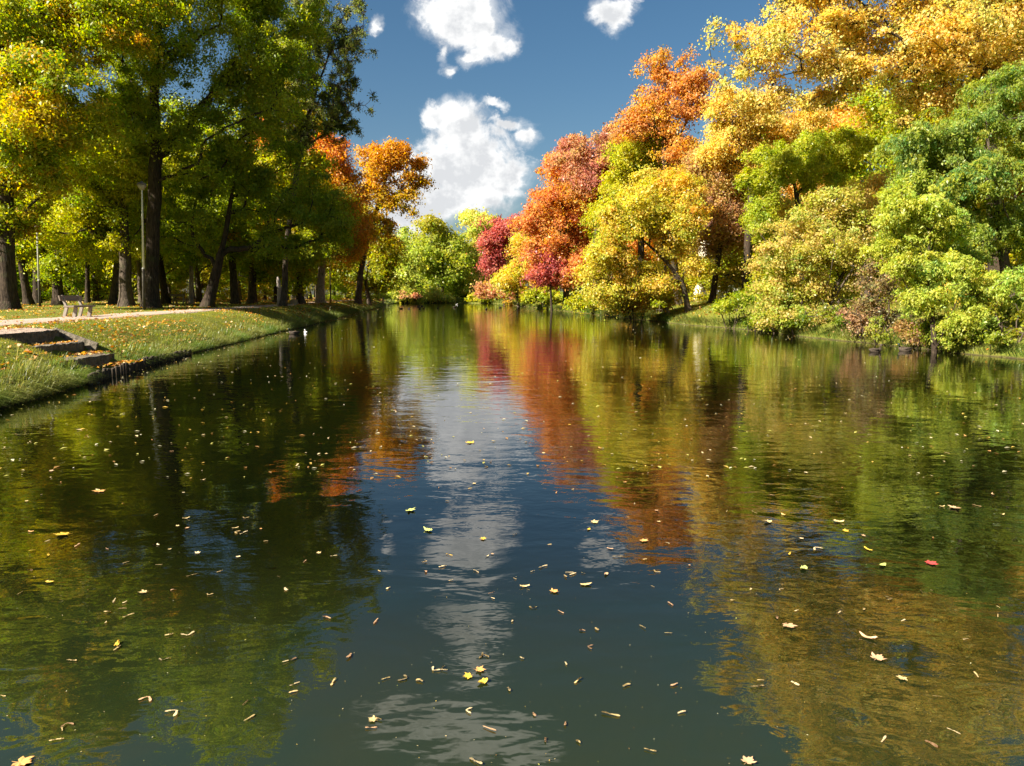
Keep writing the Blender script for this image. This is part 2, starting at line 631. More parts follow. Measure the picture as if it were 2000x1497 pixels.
amp = np.interp(T, [-1, 0.1, 1.0, 3.4, 3.8, 6.3, 9, 40, 300], [0, 0.01, 0.05, 0.04, 0.01, 0.01, 0.06, 0.18, 0.8])
amp2 = np.interp(T, [-1, 0.1, 1.0, 3.4, 9, 40, 300], [0, 0.03, 0.13, 0.16, 0.16, 0.2, 0.8])
A = amp[None, :] * (1 - right_w[:, None]) + amp2[None, :] * right_w[:, None]
GZ = GZ + A * wav(GX, GY, 11, 0.8)
# the cutting for the steps on the left bank
ST_Y0, ST_Y1 = 18.35, 21.45
incut = (GY > ST_Y0) & (GY < ST_Y1) & (GX < -10.2) & (GX > -14.6)
cutz = np.interp(GX, [-14.6, -13.65, -13.6, -12.85, -12.8, -11.75, -11.7, -10.6], [1.12, 1.05, 0.72, 0.70, 0.38, 0.36, 0.14, 0.10])
GZ = np.where(incut, np.minimum(GZ, cutz), GZ)
NT_ = len(T)
V = np.stack([GX, GY, GZ], -1).reshape(-1, 3)
ii, jj = np.meshgrid(np.arange(NO), np.arange(NT_ - 1), indexing='ij')
i2 = (ii + 1) % NO
F = np.stack([ii * NT_ + jj, ii * NT_ + jj + 1, i2 * NT_ + jj + 1, i2 * NT_ + jj], -1).reshape(-1, 4)
F = F[:, ::-1]
ground_me = np_mesh('ground', V, F, 4, smooth=True)
ground = tag(link_mesh('ground', ground_me, None, M_GROUND), kind='structure')
ground_me.polygons  # normals: make sure they point up
bvh = BVHTree.FromPolygons([tuple(v) for v in V], [tuple(f) for f in F.tolist()])


def gz(x, y):
    h = bvh.ray_cast(Vector((x, y, 300)), Vector((0, 0, -1)))
    return h[0].z if h[0] is not None else 1.3


def ground_points(i_f, t):
    """points on the terrain at fractional outline index i_f and offset t"""
    i0 = np.floor(i_f).astype(int) % NO
    i1 = (i0 + 1) % NO
    fi = i_f - np.floor(i_f)
    j0 = np.clip(np.searchsorted(T, t) - 1, 0, NT_ - 2)
    fj = np.clip((t - T[j0]) / (T[j0 + 1] - T[j0]), 0, 1)
    G = np.stack([GX, GY, GZ], -1)
    a = G[i0, j0] * (1 - fj)[:, None] + G[i0, j0 + 1] * fj[:, None]
    b = G[i1, j0] * (1 - fj)[:, None] + G[i1, j0 + 1] * fj[:, None]
    return a * (1 - fi)[:, None] + b * fi[:, None]


# pond water: one sheet
ws = [(-300, -300), (300, -300), (300, 500), (-300, 500)]
wv = np.vstack([outline + nrm * 0.9, outline.mean(0)[None]])
wv3 = np.column_stack([wv, np.zeros(len(wv))])
wf = np.array([(NO, i, (i + 1) % NO) for i in range(NO)])[:, ::-1]
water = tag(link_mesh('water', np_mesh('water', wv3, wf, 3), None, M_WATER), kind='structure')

# gravel path along the left bank
pidx = [i for i in range(NO) if right_w[i] < 0.05 and -24 < outline[i, 1] < 172]
pidx.sort(key=lambda i: outline[i, 1])
pt = [3.75, 3.8, 4.4, 5.1, 5.8, 6.3, 6.4]
pv = []
for i in pidx:
    e0 = 0.22 * wav(outline[i, 0] * 1.0, outline[i, 1], 21, 0.9) + 0.05 * math.sin(outline[i, 1] * 7)
    e1 = 0.25 * wav(outline[i, 0] * 1.0, outline[i, 1], 22, 0.8) + 0.06 * math.sin(outline[i, 1] * 5)
    for k, t in enumerate(pt):
        tt = t + (e0 if k < 2 else 0) + (e1 if k > 4 else 0)
        p = ground_points(np.array([float(i)]), np.array([tt]))[0]
        pv.append((p[0], p[1], p[2] + (0.022 if 0 < k < 6 else -0.03)))
npt = len(pt)
pf = []
for a in range(len(pidx) - 1):
    for k in range(npt - 1):
        pf.append((a * npt + k, (a + 1) * npt + k, (a + 1) * npt + k + 1, a * npt + k + 1))
path = tag(link_mesh('path', np_mesh('path', np.array(pv), np.array(pf)[:, ::-1], 4, smooth=True), None, M_PATH), kind='structure')

# the trodden landing that joins the path to the steps
lx = [(-15.3, 18.1), (-14.3, 18.35), (-13.62, 18.5), (-13.62, 21.3), (-14.3, 21.5), (-15.4, 21.9)]
lm = MB()
lm.poly([(x, y, 1.275 if x < -15 else (1.21 if x < -14 else 1.16)) for x, y in lx])
bmesh.ops.triangulate(lm.bm, faces=lm.bm.faces)
tag(lm.build('landing_path', M_PATH), kind='structure')


# ------------------------------------------------------------------ trees
def unit(v):
    return v / (np.linalg.norm(v, axis=-1, keepdims=True) + 1e-9)


def grow(rng, trunks, tips, bf, step, hang):
    """joins crown tips to the trunk as a balanced branching tree; returns nodes, parents, tip node ids"""
    P, par, path, drn = [], [], [], []
    for tr in trunks:
        for k, p in enumerate(tr):
            P.append(np.array(p))
            par.append(-1 if k == 0 else len(P) - 2)
            path.append(0.0 if k == 0 else path[-1] + np.linalg.norm(P[-1] - P[-2]))
            drn.append(np.array((0, 0, 1.0)) if k == 0 else unit(P[-1] - P[-2]))
    ntr = len(P)
    n = len(tips)
    best = np.full(n, 1e9)
    bpar = np.zeros(n, dtype=int)
    done = np.zeros(n, dtype=bool)

    def relax(idx):
        for q in idx:
            d = tips - P[q]
            c = np.linalg.norm(d, axis=1) + bf * path[q] + hang * np.maximum(0, -d[:, 2])
            m = c < best
            best[m] = c[m]
            bpar[m] = q
    # lowest trunk parts take no limbs
    zmin = min(t[0][2] for t in trunks)
    zlow = tips[:, 2].min()
    cand = [k for k in range(ntr) if P[k][2] > zmin + 0.45 * max(0.4, min(zlow - zmin, 6.0)) or par[k] < 0 and len(trunks) > 1]
    if not cand:
        cand = list(range(ntr))
    relax(cand)
    tip_node = np.zeros(n, dtype=int)
    for _ in range(n):
        k = int(np.argmin(np.where(done, 1e9, best)))
        done[k] = True
        q = int(bpar[k])
        a, b = P[q], tips[k]
        L = np.linalg.norm(b - a)
        m = max(1, int(round(L / step)))
        ctrl_p = a + unit(unit(b - a) + 0.6 * drn[q] + np.array((0, 0, 0.25))) * L * 0.5
        new = []
        prev = q
        for s in range(1, m + 1):
            t = s / m
            pt_ = (1 - t) ** 2 * a + 2 * t * (1 - t) * ctrl_p + t * t * b
            if s < m:
                pt_ = pt_ + rng.normal(0, 0.06 * step, 3) * min(2, L)
            P.append(pt_)
            par.append(prev)
            path.append(path[prev] + np.linalg.norm(pt_ - P[prev]))
            drn.append(unit(pt_ - P[prev]))
            prev = len(P) - 1
            new.append(prev)
        tip_node[k] = prev
        relax(new)
    return np.array(P), np.array(par), tip_node, ntr


def tubes(P, par, rad, base_z, flare, roots=True, rmin=0.0):
    """swept limbs as one mesh"""
    n = len(P)
    has = par >= 0
    D = np.zeros((n, 3))
    D[has] = unit(P[has] - P[par[has]])
    D[~has] = (0, 0, 1)
    first = {}
    main = np.zeros(n, dtype=bool)
    order = np.argsort(-rad, kind='stable')
    seen = set()
    for k in order:
        p = par[k]
        if p >= 0 and p not in seen:
            seen.add(p)
            main[k] = True
    # node direction averaged with its main child
    Dn = D.copy()
    mk = np.where(main)[0]
    Dn[par[mk]] = unit(D[par[mk]] + D[mk])

    def ring(pos, d, r, ns, flz=None):
        ref = np.where(np.abs(d[:, 2:3]) < 0.9, np.array([[0, 0, 1.0]]), np.array([[1.0, 0, 0]]))
        # one fixed reference keeps rings from twisting along a limb
        ref = np.tile(np.array([[0.31, 0.95, 0.05]]), (len(d), 1))
        a = unit(np.cross(d, ref))
        b = np.cross(d, a)
        th = 2 * np.pi * np.arange(ns) / ns
        rr = r[:, None] * np.ones(ns)[None, :]
        if flz is not None:
            h = np.maximum(0, flz)[:, None]
            rr = rr * (1 + flare * np.exp(-h / 0.55) * (0.75 + 0.35 * np.sin(th * 5 + 1.3)[None, :] + 0.2 * np.sin(th * 3)[None, :])
                       + 0.05 * np.sin(th * 4 + h * 0.4))
        return pos[:, None, :] + (a[:, None, :] * np.cos(th)[None, :, None] + b[:, None, :] * np.sin(th)[None, :, None]) * rr[:, :, None]

    Vs, Fs, off = [], [], 0
    e = np.where(has & (rad > rmin))[0]
    for lo, hi, ns in ((0.14, 99, 12), (0.045, 0.14, 6), (0, 0.045, 4)):
        s = e[(rad[e] > lo) & (rad[e] <= hi)]
        if not len(s):
            continue
        q = par[s]
        mn = main[s]
        r0 = np.where(mn, rad[q], np.minimum(rad[s] * 1.25, rad[q]))
        d0 = np.where(mn[:, None], Dn[q], D[s])
        fl = ns == 12
        A0 = ring(P[q], d0, r0, ns, P[q][:, 2] - base_z if fl else None)
        A1 = ring(P[s], Dn[s], rad[s], ns, P[s][:, 2] - base_z if fl else None)
        vv = np.concatenate([A0, A1], 1).reshape(-1, 3)
        k = np.arange(ns)
        f = np.stack([k, (k + 1) % ns, (k + 1) % ns + ns, k + ns], -1)
        ff = (np.arange(len(s))[:, None, None] * (2 * ns) + f[None] + off).reshape(-1, 4)
        Vs.append(vv)
        Fs.append(ff)
        off += len(vv)
    return np.concatenate(Vs), np.concatenate(Fs)


def leaf_quads(rng, centers, normals_bias, L, wid, col, fold=0.22, droop=0.25):
    """one folded rhombus per leaf"""
    n = len(centers)
    nv = unit(normals_bias + rng.normal(0, 0.62, (n, 3)))
    ax = rng.normal(0, 1, (n, 3))
    ax[:, 2] -= droop
    ax = unit(ax - nv * (ax * nv).sum(1, keepdims=True))
    bi = np.cross(nv, ax)
    Ls = L * rng.uniform(0.55, 1.5, (n, 1))
    W = Ls * wid * rng.uniform(0.8, 1.15, (n, 1))
    v0 = centers - ax * Ls * 0.5
    v2 = centers + ax * Ls * 0.5 - np.array((0, 0, 1.0)) * Ls * 0.12
    v1 = centers - ax * Ls * 0.02 + bi * W * 0.5 + nv * W * fold
    v3 = centers - ax * Ls * 0.02 - bi * W * 0.5 + nv * W * fold
    V = np.stack([v0, v1, v2, v3], 1).reshape(-1, 3)
    F = np.arange(n * 4).reshape(-1, 4)
    return V, F, col


def pick_colours(rng, pts, pal, patch, sd):
    pal = np.array(pal, dtype=float)
    m = len(pal)
    w = wav(pts[:, 0] + pts[:, 2] * 0.7, pts[:, 1] - pts[:, 2] * 0.5, sd, patch)
    t = (w * 0.5 + 0.5) * 0.75 + rng.uniform(0, 1, len(pts)) * 0.25 + rng.normal(0, 0.10, len(pts))
    t = np.clip(t, 0, 0.9999) * (m - 1)
    k = np.floor(t).astype(int)
    f = (t - k)[:, None]
    return pal[k] * (1 - f) + pal[np.minimum(k + 1, m - 1)] * f


def tree(name, label, D, base, blobs, pal, tr=0.3, trunk=(), cr=0.75, layers=2.6, cov=0.85, lf=2.05, bark=(0.09, 0.065, 0.045), seed=None,
         cat='tree', group=None, top=None, stems=1, spread=0.5, flat=0.68, wid=0.62, hang=0.4, bf=0.35, droop=0.25, spiky=0.0, trunk_top=0.65,
         up=0.35, flare=0.8, twig=0, clay=None, gap=0.14, base_xy=None, jitter=0.15, alt=None):
    tree.count += 1
    seed = seed or tree.count * 37 + 11
    rng = np.random.default_rng(seed)
    mpp = D / FPX
    cr = cr * 0.8
    # crown masses
    B = []
    for b in blobs:
        px, py, rx, rz = b[:4]
        dd = b[4] if len(b) > 4 else rng.uniform(-0.35, 0.35) * rx * mpp
        c = at(px, py, D + dd)
        B.append((c, rx * mpp, max(0.5 * (rx + rz) * mpp, 0.6), rz * mpp, b[5] if len(b) > 5 else 1.0))
    B2 = []
    for (c, rx, ry, rz, dens) in B:
        big = min(rx, rz) > 2.2 * cr
        if not big:
            B2.append((c, rx, ry, rz, dens))
            continue
        B2.append((c, rx * 0.86, ry * 0.86, rz * 0.86, dens * 0.55))
        for _ in range(5):
            v = unit(rng.normal(0, 1, 3)) * rng.uniform(0.45, 0.95)
            f = rng.uniform(0.32, 0.55)
            B2.append((c + v * np.array((rx, ry, rz)), rx * f * rng.uniform(0.9, 1.3), ry * f, rz * f * rng.uniform(0.7, 1.0), dens * rng.uniform(0.6, 1.0)))
    B = B2
    if base_xy is None:
        g0 = at(base, 590, D)
        bx_, by_ = g0[0], D
    else:
        bx_, by_ = base_xy
    z0 = gz(bx_, by_)
    root = np.array((bx_, by_, z0 - 0.05))
    cen = np.mean([b[0] for b in B], 0)
    # trunk line
    trunks = []
    if trunk:
        ps = [root] + [at(p[0], p[1], D + (p[2] if len(p) > 2 else 0)) for p in trunk]
    else:
        topb = max(B, key=lambda b: b[0][2])[0]
        low = min(b[0][2] for b in B)
        zt = z0 + (topb[2] - z0) * trunk_top
        m1 = np.array((bx_ + rng.normal(0, 0.03) * (zt - z0), by_ + rng.normal(0, 0.03) * (zt - z0), z0 + (zt - z0) * 0.5))
        m2 = np.array((bx_ * 0.5 + cen[0] * 0.5, by_ * 0.5 + cen[1] * 0.5, zt))
        ps = [root, m1, m2]
    if stems > 1:
        for s in range(stems):
            an = 2 * math.pi * s / stems + rng.uniform(-0.4, 0.4)
            h = (cen[2] - z0) * rng.uniform(0.7, 1.15)
            o = np.array((math.cos(an), math.sin(an), 0)) * spread
            b0 = root + o * 0.5
            b0[2] = gz(b0[0], b0[1]) - 0.05
            trunks.append([root - np.array((0, 0, 0.12)), b0, b0 + o * 0.6 * h * 0.4 + np.array((0, 0, h * 0.5)), b0 + o * h * 0.6 + np.array((0, 0, h))])
    else:
        trunks.append(ps)
    fine = []
    for ps in trunks:
        ps = np.array(ps)
        sl = np.concatenate([[0], np.cumsum(np.linalg.norm(np.diff(ps, axis=0), axis=1))])
        m = max(5, int(sl[-1] / 0.55))
        u_ = np.linspace(0, sl[-1], m)
        q = np.stack([np.interp(u_, sl, ps[:, a]) for a in range(3)], 1)
        # round the corners
        for _ in range(max(1, m // 8)):
            q[1:-1] = 0.25 * q[:-2] + 0.5 * q[1:-1] + 0.25 * q[2:]
        q[1:] += np.cumsum(rng.normal(0, 0.016, (m - 1, 3)) * np.array((1, 1, 0)), 0) * min(1.5, sl[-1] / 8)
        fine.append(q)
    # clump positions
    tips, tipout, tipw = [], [], []
    for (c, rx, ry, rz, dens) in B:
        n = int(max(4, LAYERS * layers * dens * (rx * rz + 0.35 * ry * (rx + rz) * 0.5) / (cr * cr)))
        v = unit(rng.normal(0, 1, (n, 3)))
        r = rng.uniform(0.12, 1, n) ** 0.42 * rng.normal(1, jitter, n) * np.where(rng.uniform(0, 1, n) < 0.07, 1.25, 1.0)
        p = v * r[:, None] * np.array((rx, ry, rz))
        tips.append(c + p)
        tipout.append(v)
        tipw.append(np.full(n, dens))
    tips = np.concatenate(tips)
    tipout = np.concatenate(tipout)
    keep = tips[:, 2] > z0 + 0.25
    if gap > 0:
        w = wav(tips[:, 0] * 1.0 + tips[:, 1] * 0.6, tips[:, 2] * 1.3 + tips[:, 1] * 0.3, seed + 5, 0.9 / max(cr, 0.5))
        keep &= w > (-1 + 2 * gap) * 0.6
    tips, tipout = tips[keep], tipout[keep]
    if len(tips) < 3:
        tips = cen + rng.normal(0, 0.2, (6, 3)) * np.array((1, 1, 0.3)); tips[:, 2] = np.maximum(tips[:, 2], z0 + 0.3); tipout = unit(rng.normal(0, 1, (6, 3)))
    P, par, tn, ntr = grow(rng, fine, tips, bf, max(0.5, cr * 0.7), hang)
    # thickness: pipe model
    w = np.zeros(len(P))
    w[tn] += 1
    for k in range(len(P) - 1, -1, -1):
        if par[k] >= 0:
            w[par[k]] += max(w[k], 0.3)
    rootw = w[[k for k in range(len(P)) if par[k] < 0]].max()
    rad = 0.72 * tr * (np.maximum(w, 0.4) / rootw) ** (1 / 1.9)
    rad *= 1 - 0.10 * np.clip((P[:, 2] - z0) / 8, 0, 1)
    rad = np.maximum(rad, 0.010 + 0.00020 * D)
    R0 = empty(name, (bx_, by_, z0))
    tag(R0, label, cat, group)
    o3 = np.array((bx_, by_, z0))
    tv, tf = tubes(P, par, rad, z0, flare)
    # bare twigs round the clumps
    if twig:
        nt = twig * len(tips)
        src = np.repeat(tn, twig)
        dv = unit(np.repeat(tipout, twig, 0) * 0.5 + rng.normal(0, 0.7, (nt, 3)) + np.array((0, 0, 0.3)))
        P2 = P[src] + dv * cr * rng.uniform(0.5, 1.3, (nt, 1))
        Pm = (P[src] + P2) * 0.5 + rng.normal(0, 0.06, (nt, 3))
        PP = np.concatenate([P, Pm, P2])
        pp = np.concatenate([par, src, len(P) + np.arange(nt)])
        rr = np.concatenate([rad, np.full(nt, 0.010 + 0.0002 * D), np.full(nt, 0.004 + 0.00012 * D)])
        tv, tf = tubes(PP, pp, rr, z0, flare)
    tm = np_mesh('trunk', tv - o3, tf, 4, smooth=True)
    to = link_mesh('trunk', tm, R0, M_BARK)
    to.color = (*bark, 1)
    # foliage
    L = max(0.10, lf * D / 710.0)
    area = 0.5 * L * L * wid
    k = int(max(6, COVER * cov * math.pi * cr * cr * (0.4 + 0.6 * flat) / area))
    n = k * len(tips)
    cid = np.repeat(np.arange(len(tips)), k)
    off = rng.normal(0, 1, (n, 3))
    off = off * cr * 0.58
    csz = rng.uniform(0.5, 1.45, len(tips))
    off *= csz[cid][:, None]
    off[:, 2] *= flat
    # droop clump edges
    off[:, 2] -= 0.22 * (off[:, 0] ** 2 + off[:, 1] ** 2) / cr
    if spiky > 0:
        # leaflets strung along hanging fronds
        fr = 9
        fid = rng.integers(0, fr, n)
        base_dir = unit(rng.normal(0, 1, (len(tips), fr, 3)) * np.array((1, 1, 0.5)) + np.array((0, 0, -0.35)))
        s_ = rng.uniform(0.1, 1.15, (n, 1))
        dirs = base_dir[cid, fid]
        f_off = dirs * s_ * cr * 1.25 + np.array((0, 0, -1)) * (s_ ** 2) * cr * 0.5 + rng.normal(0, 0.055, (n, 3)) * L * 6
        off = off * (1 - spiky) + f_off * spiky
    ctr = tips[cid] + off
    ok = ctr[:, 2] > z0 + 0.03
    nb = np.array((0, 0, 1.0)) * up + 0.6 * tipout[cid] + 0.3 * unit(off)
    colc = pick_colours(rng, tips, pal, 0.9 / max(1.0, cr * 1.6), seed + 2)
    # clumps that turned early or late
    odd = rng.uniform(0, 1, len(tips)) < 0.22
    m_ = colc.mean(0)
    late = np.array((min(0.68, m_[0] * 1.06), m_[1] * 1.5, m_[2])) if m_[1] < 0.62 * m_[0] else np.array((m_[0] * 0.68, m_[1] * 1.02 + 0.02, m_[2] * 1.1)) if m_[0] > m_[1] else np.array((m_[0] * 1.22 + 0.02, m_[1] * 1.08, m_[2]))
    colc[odd] = 0.35 * colc[odd] + 0.65 * late
    col = colc[cid] * rng.uniform(0.76, 1.24, (n, 1)) * (1 + rng.normal(0, 0.07, (n, 3)))
    stray = rng.uniform(0, 1, n) < 0.25
    col[stray] = pick_colours(rng, ctr[stray], pal, 5.0, seed + 9)
    if top is not None:
        zz = (ctr[:, 2] - tips[:, 2].min()) / (np.ptp(tips[:, 2]) + 1e-6)
        f = np.clip((zz + rng.normal(0, 0.12, n) - top[1]) / max(0.05, 1 - top[1]), 0, 1)[:, None] * top[2]
        col = col * (1 - f) + np.array(top[0]) * rng.uniform(0.75, 1.2, (n, 1)) * f
    col = np.clip(col, 0.004, 0.85)
    lv, lff, lc = leaf_quads(rng, ctr[ok], nb[ok], L, wid, col[ok], droop=droop)
    cm = np_mesh('crown', lv - o3, lff, 4, col=lc)
    co = link_mesh('crown', cm, R0, M_LEAF)
    co.color = (1, 1, 1, 1)
    tree.leaves += len(lff)
    return R0


LAYERS, COVER = 1.9, 1.7
tree.count = 0
tree.leaves = 0

GREEN = [(0.14, 0.215, 0.022), (0.19, 0.26, 0.024), (0.27, 0.32, 0.028), (0.36, 0.37, 0.03), (0.18, 0.25, 0.022)]
DKGREEN = [(0.14, 0.215, 0.024), (0.18, 0.255, 0.024), (0.28, 0.31, 0.028), (0.16, 0.23, 0.024), (0.38, 0.34, 0.028)]
OLIVEGOLD = [(0.58, 0.31, 0.03), (0.44, 0.34, 0.025), (0.28, 0.31, 0.022), (0.20, 0.26, 0.02), (0.54, 0.25, 0.03)]
YGREEN = [(0.22, 0.28, 0.022), (0.34, 0.36, 0.026), (0.48, 0.42, 0.03), (0.27, 0.32, 0.022), (0.19, 0.25, 0.02)]
YELLOW = [(0.60, 0.46, 0.075), (0.52, 0.44, 0.06), (0.41, 0.40, 0.05), (0.61, 0.44, 0.08), (0.61, 0.37, 0.07), (0.44, 0.41, 0.05)]
GOLD = [(0.68, 0.50, 0.13), (0.64, 0.44, 0.09), (0.58, 0.44, 0.10), (0.68, 0.53, 0.17), (0.64, 0.40, 0.08), (0.50, 0.42, 0.08)]
ORANGE = [(0.60, 0.29, 0.05), (0.56, 0.23, 0.05), (0.62, 0.37, 0.05), (0.52, 0.22, 0.07), (0.58, 0.33, 0.04)]
REDOR = [(0.56, 0.21, 0.075), (0.57, 0.28, 0.07), (0.49, 0.16, 0.08), (0.60, 0.35, 0.08), (0.47, 0.15, 0.08), (0.58, 0.27, 0.07)]
CRIMSON = [(0.42, 0.09, 0.10), (0.48, 0.15, 0.10), (0.36, 0.085, 0.10), (0.48, 0.20, 0.10)]
MAUVE = [(0.47, 0.22, 0.14), (0.41, 0.165, 0.13), (0.53, 0.29, 0.13), (0.45, 0.23, 0.12), (0.56, 0.34, 0.11)]
BROWN = [(0.42, 0.24, 0.12), (0.34, 0.18, 0.11), (0.52, 0.32, 0.12), (0.36, 0.24, 0.08), (0.48, 0.36, 0.07)]
LOCUST = [(0.14, 0.24, 0.055), (0.20, 0.28, 0.05), (0.34, 0.35, 0.045), (0.12, 0.22, 0.06), (0.27, 0.31, 0.045)]
OLIVEPINK = [(0.44, 0.35, 0.09), (0.34, 0.36, 0.04), (0.52, 0.38, 0.12), (0.28, 0.33, 0.035), (0.46, 0.38, 0.07)]
FARGREEN = [(0.38, 0.42, 0.08), (0.32, 0.38, 0.07), (0.50, 0.47, 0.08)]
FARYEL = [(0.58, 0.50, 0.11), (0.50, 0.47, 0.10), (0.45, 0.46, 0.09)]
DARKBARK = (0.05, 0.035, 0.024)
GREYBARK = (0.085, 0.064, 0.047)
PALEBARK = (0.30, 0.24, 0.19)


def build_trees():
    # ---- left bank
    tree('maple_tree', 'old maple with golden leaves and thick dark trunk at the edge of the picture', 42, 16,
         [(30, 70, 170, 110), (120, 190, 120, 90, -2), (-140, 130, 170, 190), (70, 300, 100, 60, -1), (180, 20, 120, 70), (-60, 330, 100, 70), (10, 430, 60, 40), (40, -110, 150, 100), (-80, -90, 140, 120), (20, -250, 120, 80)],
         OLIVEGOLD, tr=0.62, trunk=((10, 420), (4, 250), (-10, 60), (0, -140)), bark=DARKBARK, lf=2.7)
    tree('lime_tree', 'tallest green tree with a straight dark trunk right behind the tall lamp post', 50, 294,
         [(330, -70, 190, 110), (250, 110, 110, 105), (420, 70, 140, 105), (530, 50, 105, 90), (470, 190, 120, 85), (330, 240, 100, 75), (190, 60, 95, 90, 3),
          (560, 160, 75, 75), (410, 310, 105, 50), (220, 215, 85, 70), (320, -210, 170, 90), (460, -90, 110, 80), (180, -110, 110, 80), (330, -310, 100, 60)],
         GREEN, tr=0.66, trunk=((303, 330), (300, 150), (318, 20), (325, -120), (322, -240)), bark=DARKBARK, layers=1.35, gap=0.34, lf=2.2)
    tree('chestnut_tree', 'leaning dark trunk with low hanging green crown over the bank path', 54, 404,
         [(470, 390, 100, 60), (560, 430, 90, 48), (610, 385, 70, 60), (420, 330, 80, 60), (520, 320, 95, 60), (530, 475, 85, 25), (640, 440, 50, 40), (340, 400, 70, 60), (370, 470, 70, 30)],
         DKGREEN, tr=0.5, trunk=((424, 520), (442, 450), (452, 380), (470, 300)), bark=DARKBARK, droop=0.6, layers=1.35, gap=0.36)
    tree('lime_tree', 'broad flared trunk with green crown between the bench and the lamp', 53, 247,
         [(240, 400, 85, 60), (160, 360, 85, 65), (230, 300, 95, 75), (120, 430, 75, 42), (205, 470, 75, 32), (90, 300, 80, 60)],
         YGREEN, tr=0.6, trunk=((243, 480), (238, 300)), bark=GREYBARK, flare=0.8)
    tree('acacia_tree', 'thin feathery tree with bare twisted branches against the sky over the left bank', 60, 552,
         [(625, 30, 60, 60, 0, 0.7), (660, 140, 42, 55, 0, 0.6), (695, 85, 30, 35, 0, 0.35), (590, 100, 70, 70), (655, 225, 45, 55, 0, 0.8), (590, 195, 70, 60),
          (690, 210, 22, 45, 0, 0.6), (700, 40, 30, 40, 0, 0.25), (570, 270, 50, 40), (718, 95, 20, 18, 0, .25), (715, 200, 16, 30, 0, .3)],
         [(0.13, 0.17, 0.04), (0.18, 0.21, 0.05), (0.24, 0.24, 0.04)], tr=0.34, trunk=((556, 500), (572, 350), (592, 230), (628, 130), (660, 60)), bark=GREYBARK,
         cr=0.6, layers=1.5, cov=0.6, twig=9, wid=0.42, spiky=0.6)
    tree('maple_tree', 'red and orange maple with pinkish sunlit trunk beside the path', 86, 626,
         [(640, 290, 50, 38), (600, 350, 75, 65), (660, 370, 55, 75), (545, 290, 60, 60), (690, 440, 38, 50), (640, 460, 65, 40), (560, 400, 60, 50)],
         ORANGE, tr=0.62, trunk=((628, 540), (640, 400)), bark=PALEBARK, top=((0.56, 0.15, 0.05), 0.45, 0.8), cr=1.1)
    tree('maple_tree', 'slender orange topped maple standing out against the white cloud', 105, 699,
         [(770, 298, 50, 32), (812, 340, 30, 34), (742, 330, 42, 38), (735, 390, 42, 34), (790, 390, 32, 20), (700, 420, 38, 48), (742, 445, 36, 24), (690, 490, 42, 32), (720, 300, 25, 22)],
         [(0.44, 0.31, 0.025), (0.32, 0.28, 0.02), (0.56, 0.31, 0.03), (0.24, 0.24, 0.02)], tr=0.6, trunk=((703, 530), (712, 480), (738, 400), (757, 330)), bark=GREYBARK,
         top=((0.58, 0.26, 0.03), 0.45, 0.8), cr=1.1, layers=1.9, gap=0.2)
    tree('maple_tree', 'olive green maple spreading low beside the white bollard', 112, 722,
         [(735, 500, 40, 40), (765, 485, 32, 36), (700, 535, 38, 25), (750, 545, 30, 22), (660, 510, 38, 28)], OLIVEGOLD, tr=0.4, bark=GREYBARK, cr=1.2)
    tree('lime_tree', 'green tree with crown drooping to the path beyond the leaning trunk', 70, 460,
         [(470, 470, 60, 40), (560, 500, 70, 25), (600, 480, 60, 30), (400, 430, 70, 50), (500, 390, 80, 60)], GREEN, tr=0.5, bark=GREYBARK, cr=0.95, layers=1.8, gap=0.25)
    tree('lime_tree', 'grey barked tree in a row of trunks beyond the second bench', 76, 492,
         [(500, 420, 80, 60), (560, 380, 70, 70), (440, 380, 80, 70), (500, 480, 70, 25)], YGREEN, tr=0.55, bark=GREYBARK, cr=1.0, layers=1.8, gap=0.25)
    tree('maple_tree', 'orange tinged tree at the inner edge of the trunk row', 80, 540,
         [(580, 430, 70, 50), (630, 400, 55, 60), (540, 360, 60, 60), (600, 490, 55, 22)], [(0.36, 0.16, 0.02), (0.2, 0.18, 0.02), (0.42, 0.22, 0.02)], tr=0.45, bark=DARKBARK, cr=1.0)
    tree('lime_tree', 'dark trunk with yellow green crown just beyond the thick edge trunk', 58, 57,
         [(60, 430, 90, 60), (20, 360, 110, 80), (110, 340, 100, 70), (80, 480, 70, 35)], YGREEN, tr=0.42, bark=DARKBARK)
    tree('lime_tree', 'second dark trunk of the close pair by the short lamp', 62, 72,
         [(90, 300, 100, 70), (150, 400, 70, 60), (50, 220, 110, 80)], OLIVEGOLD, tr=0.4, bark=DARKBARK)
    tree('lime_tree', 'dark ivy clad trunk behind the bench backrest', 56, 114,
         [(130, 460, 70, 38), (180, 420, 70, 55), (60, 400, 80, 60), (110, 520, 40, 22)], GREEN, tr=0.5, bark=DARKBARK)
    tree('birch_tree', 'slim dark stem rising behind the bench seat', 64, 171,
         [(180, 480, 55, 30), (200, 400, 70, 60), (160, 330, 70, 60)], YGREEN, tr=0.27, bark=DARKBARK)
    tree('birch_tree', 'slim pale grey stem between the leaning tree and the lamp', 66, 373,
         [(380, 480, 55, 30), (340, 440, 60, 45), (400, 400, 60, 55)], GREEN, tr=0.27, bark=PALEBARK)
    tree('lime_tree', 'leaning grey trunk tucked beside the broad flared one', 60, 219,
         [(200, 440, 60, 40), (150, 480, 50, 28), (250, 380, 60, 50)], YGREEN, tr=0.36, bark=GREYBARK, trunk=((228, 500), (232, 420)))
    tree('lime_tree', 'stout trunk half hidden behind the tallest green tree', 68, 324,
         [(330, 470, 60, 30), (380, 420, 60, 50), (300, 420, 60, 50), (330, 350, 80, 60)], YGREEN, tr=0.45, bark=DARKBARK)
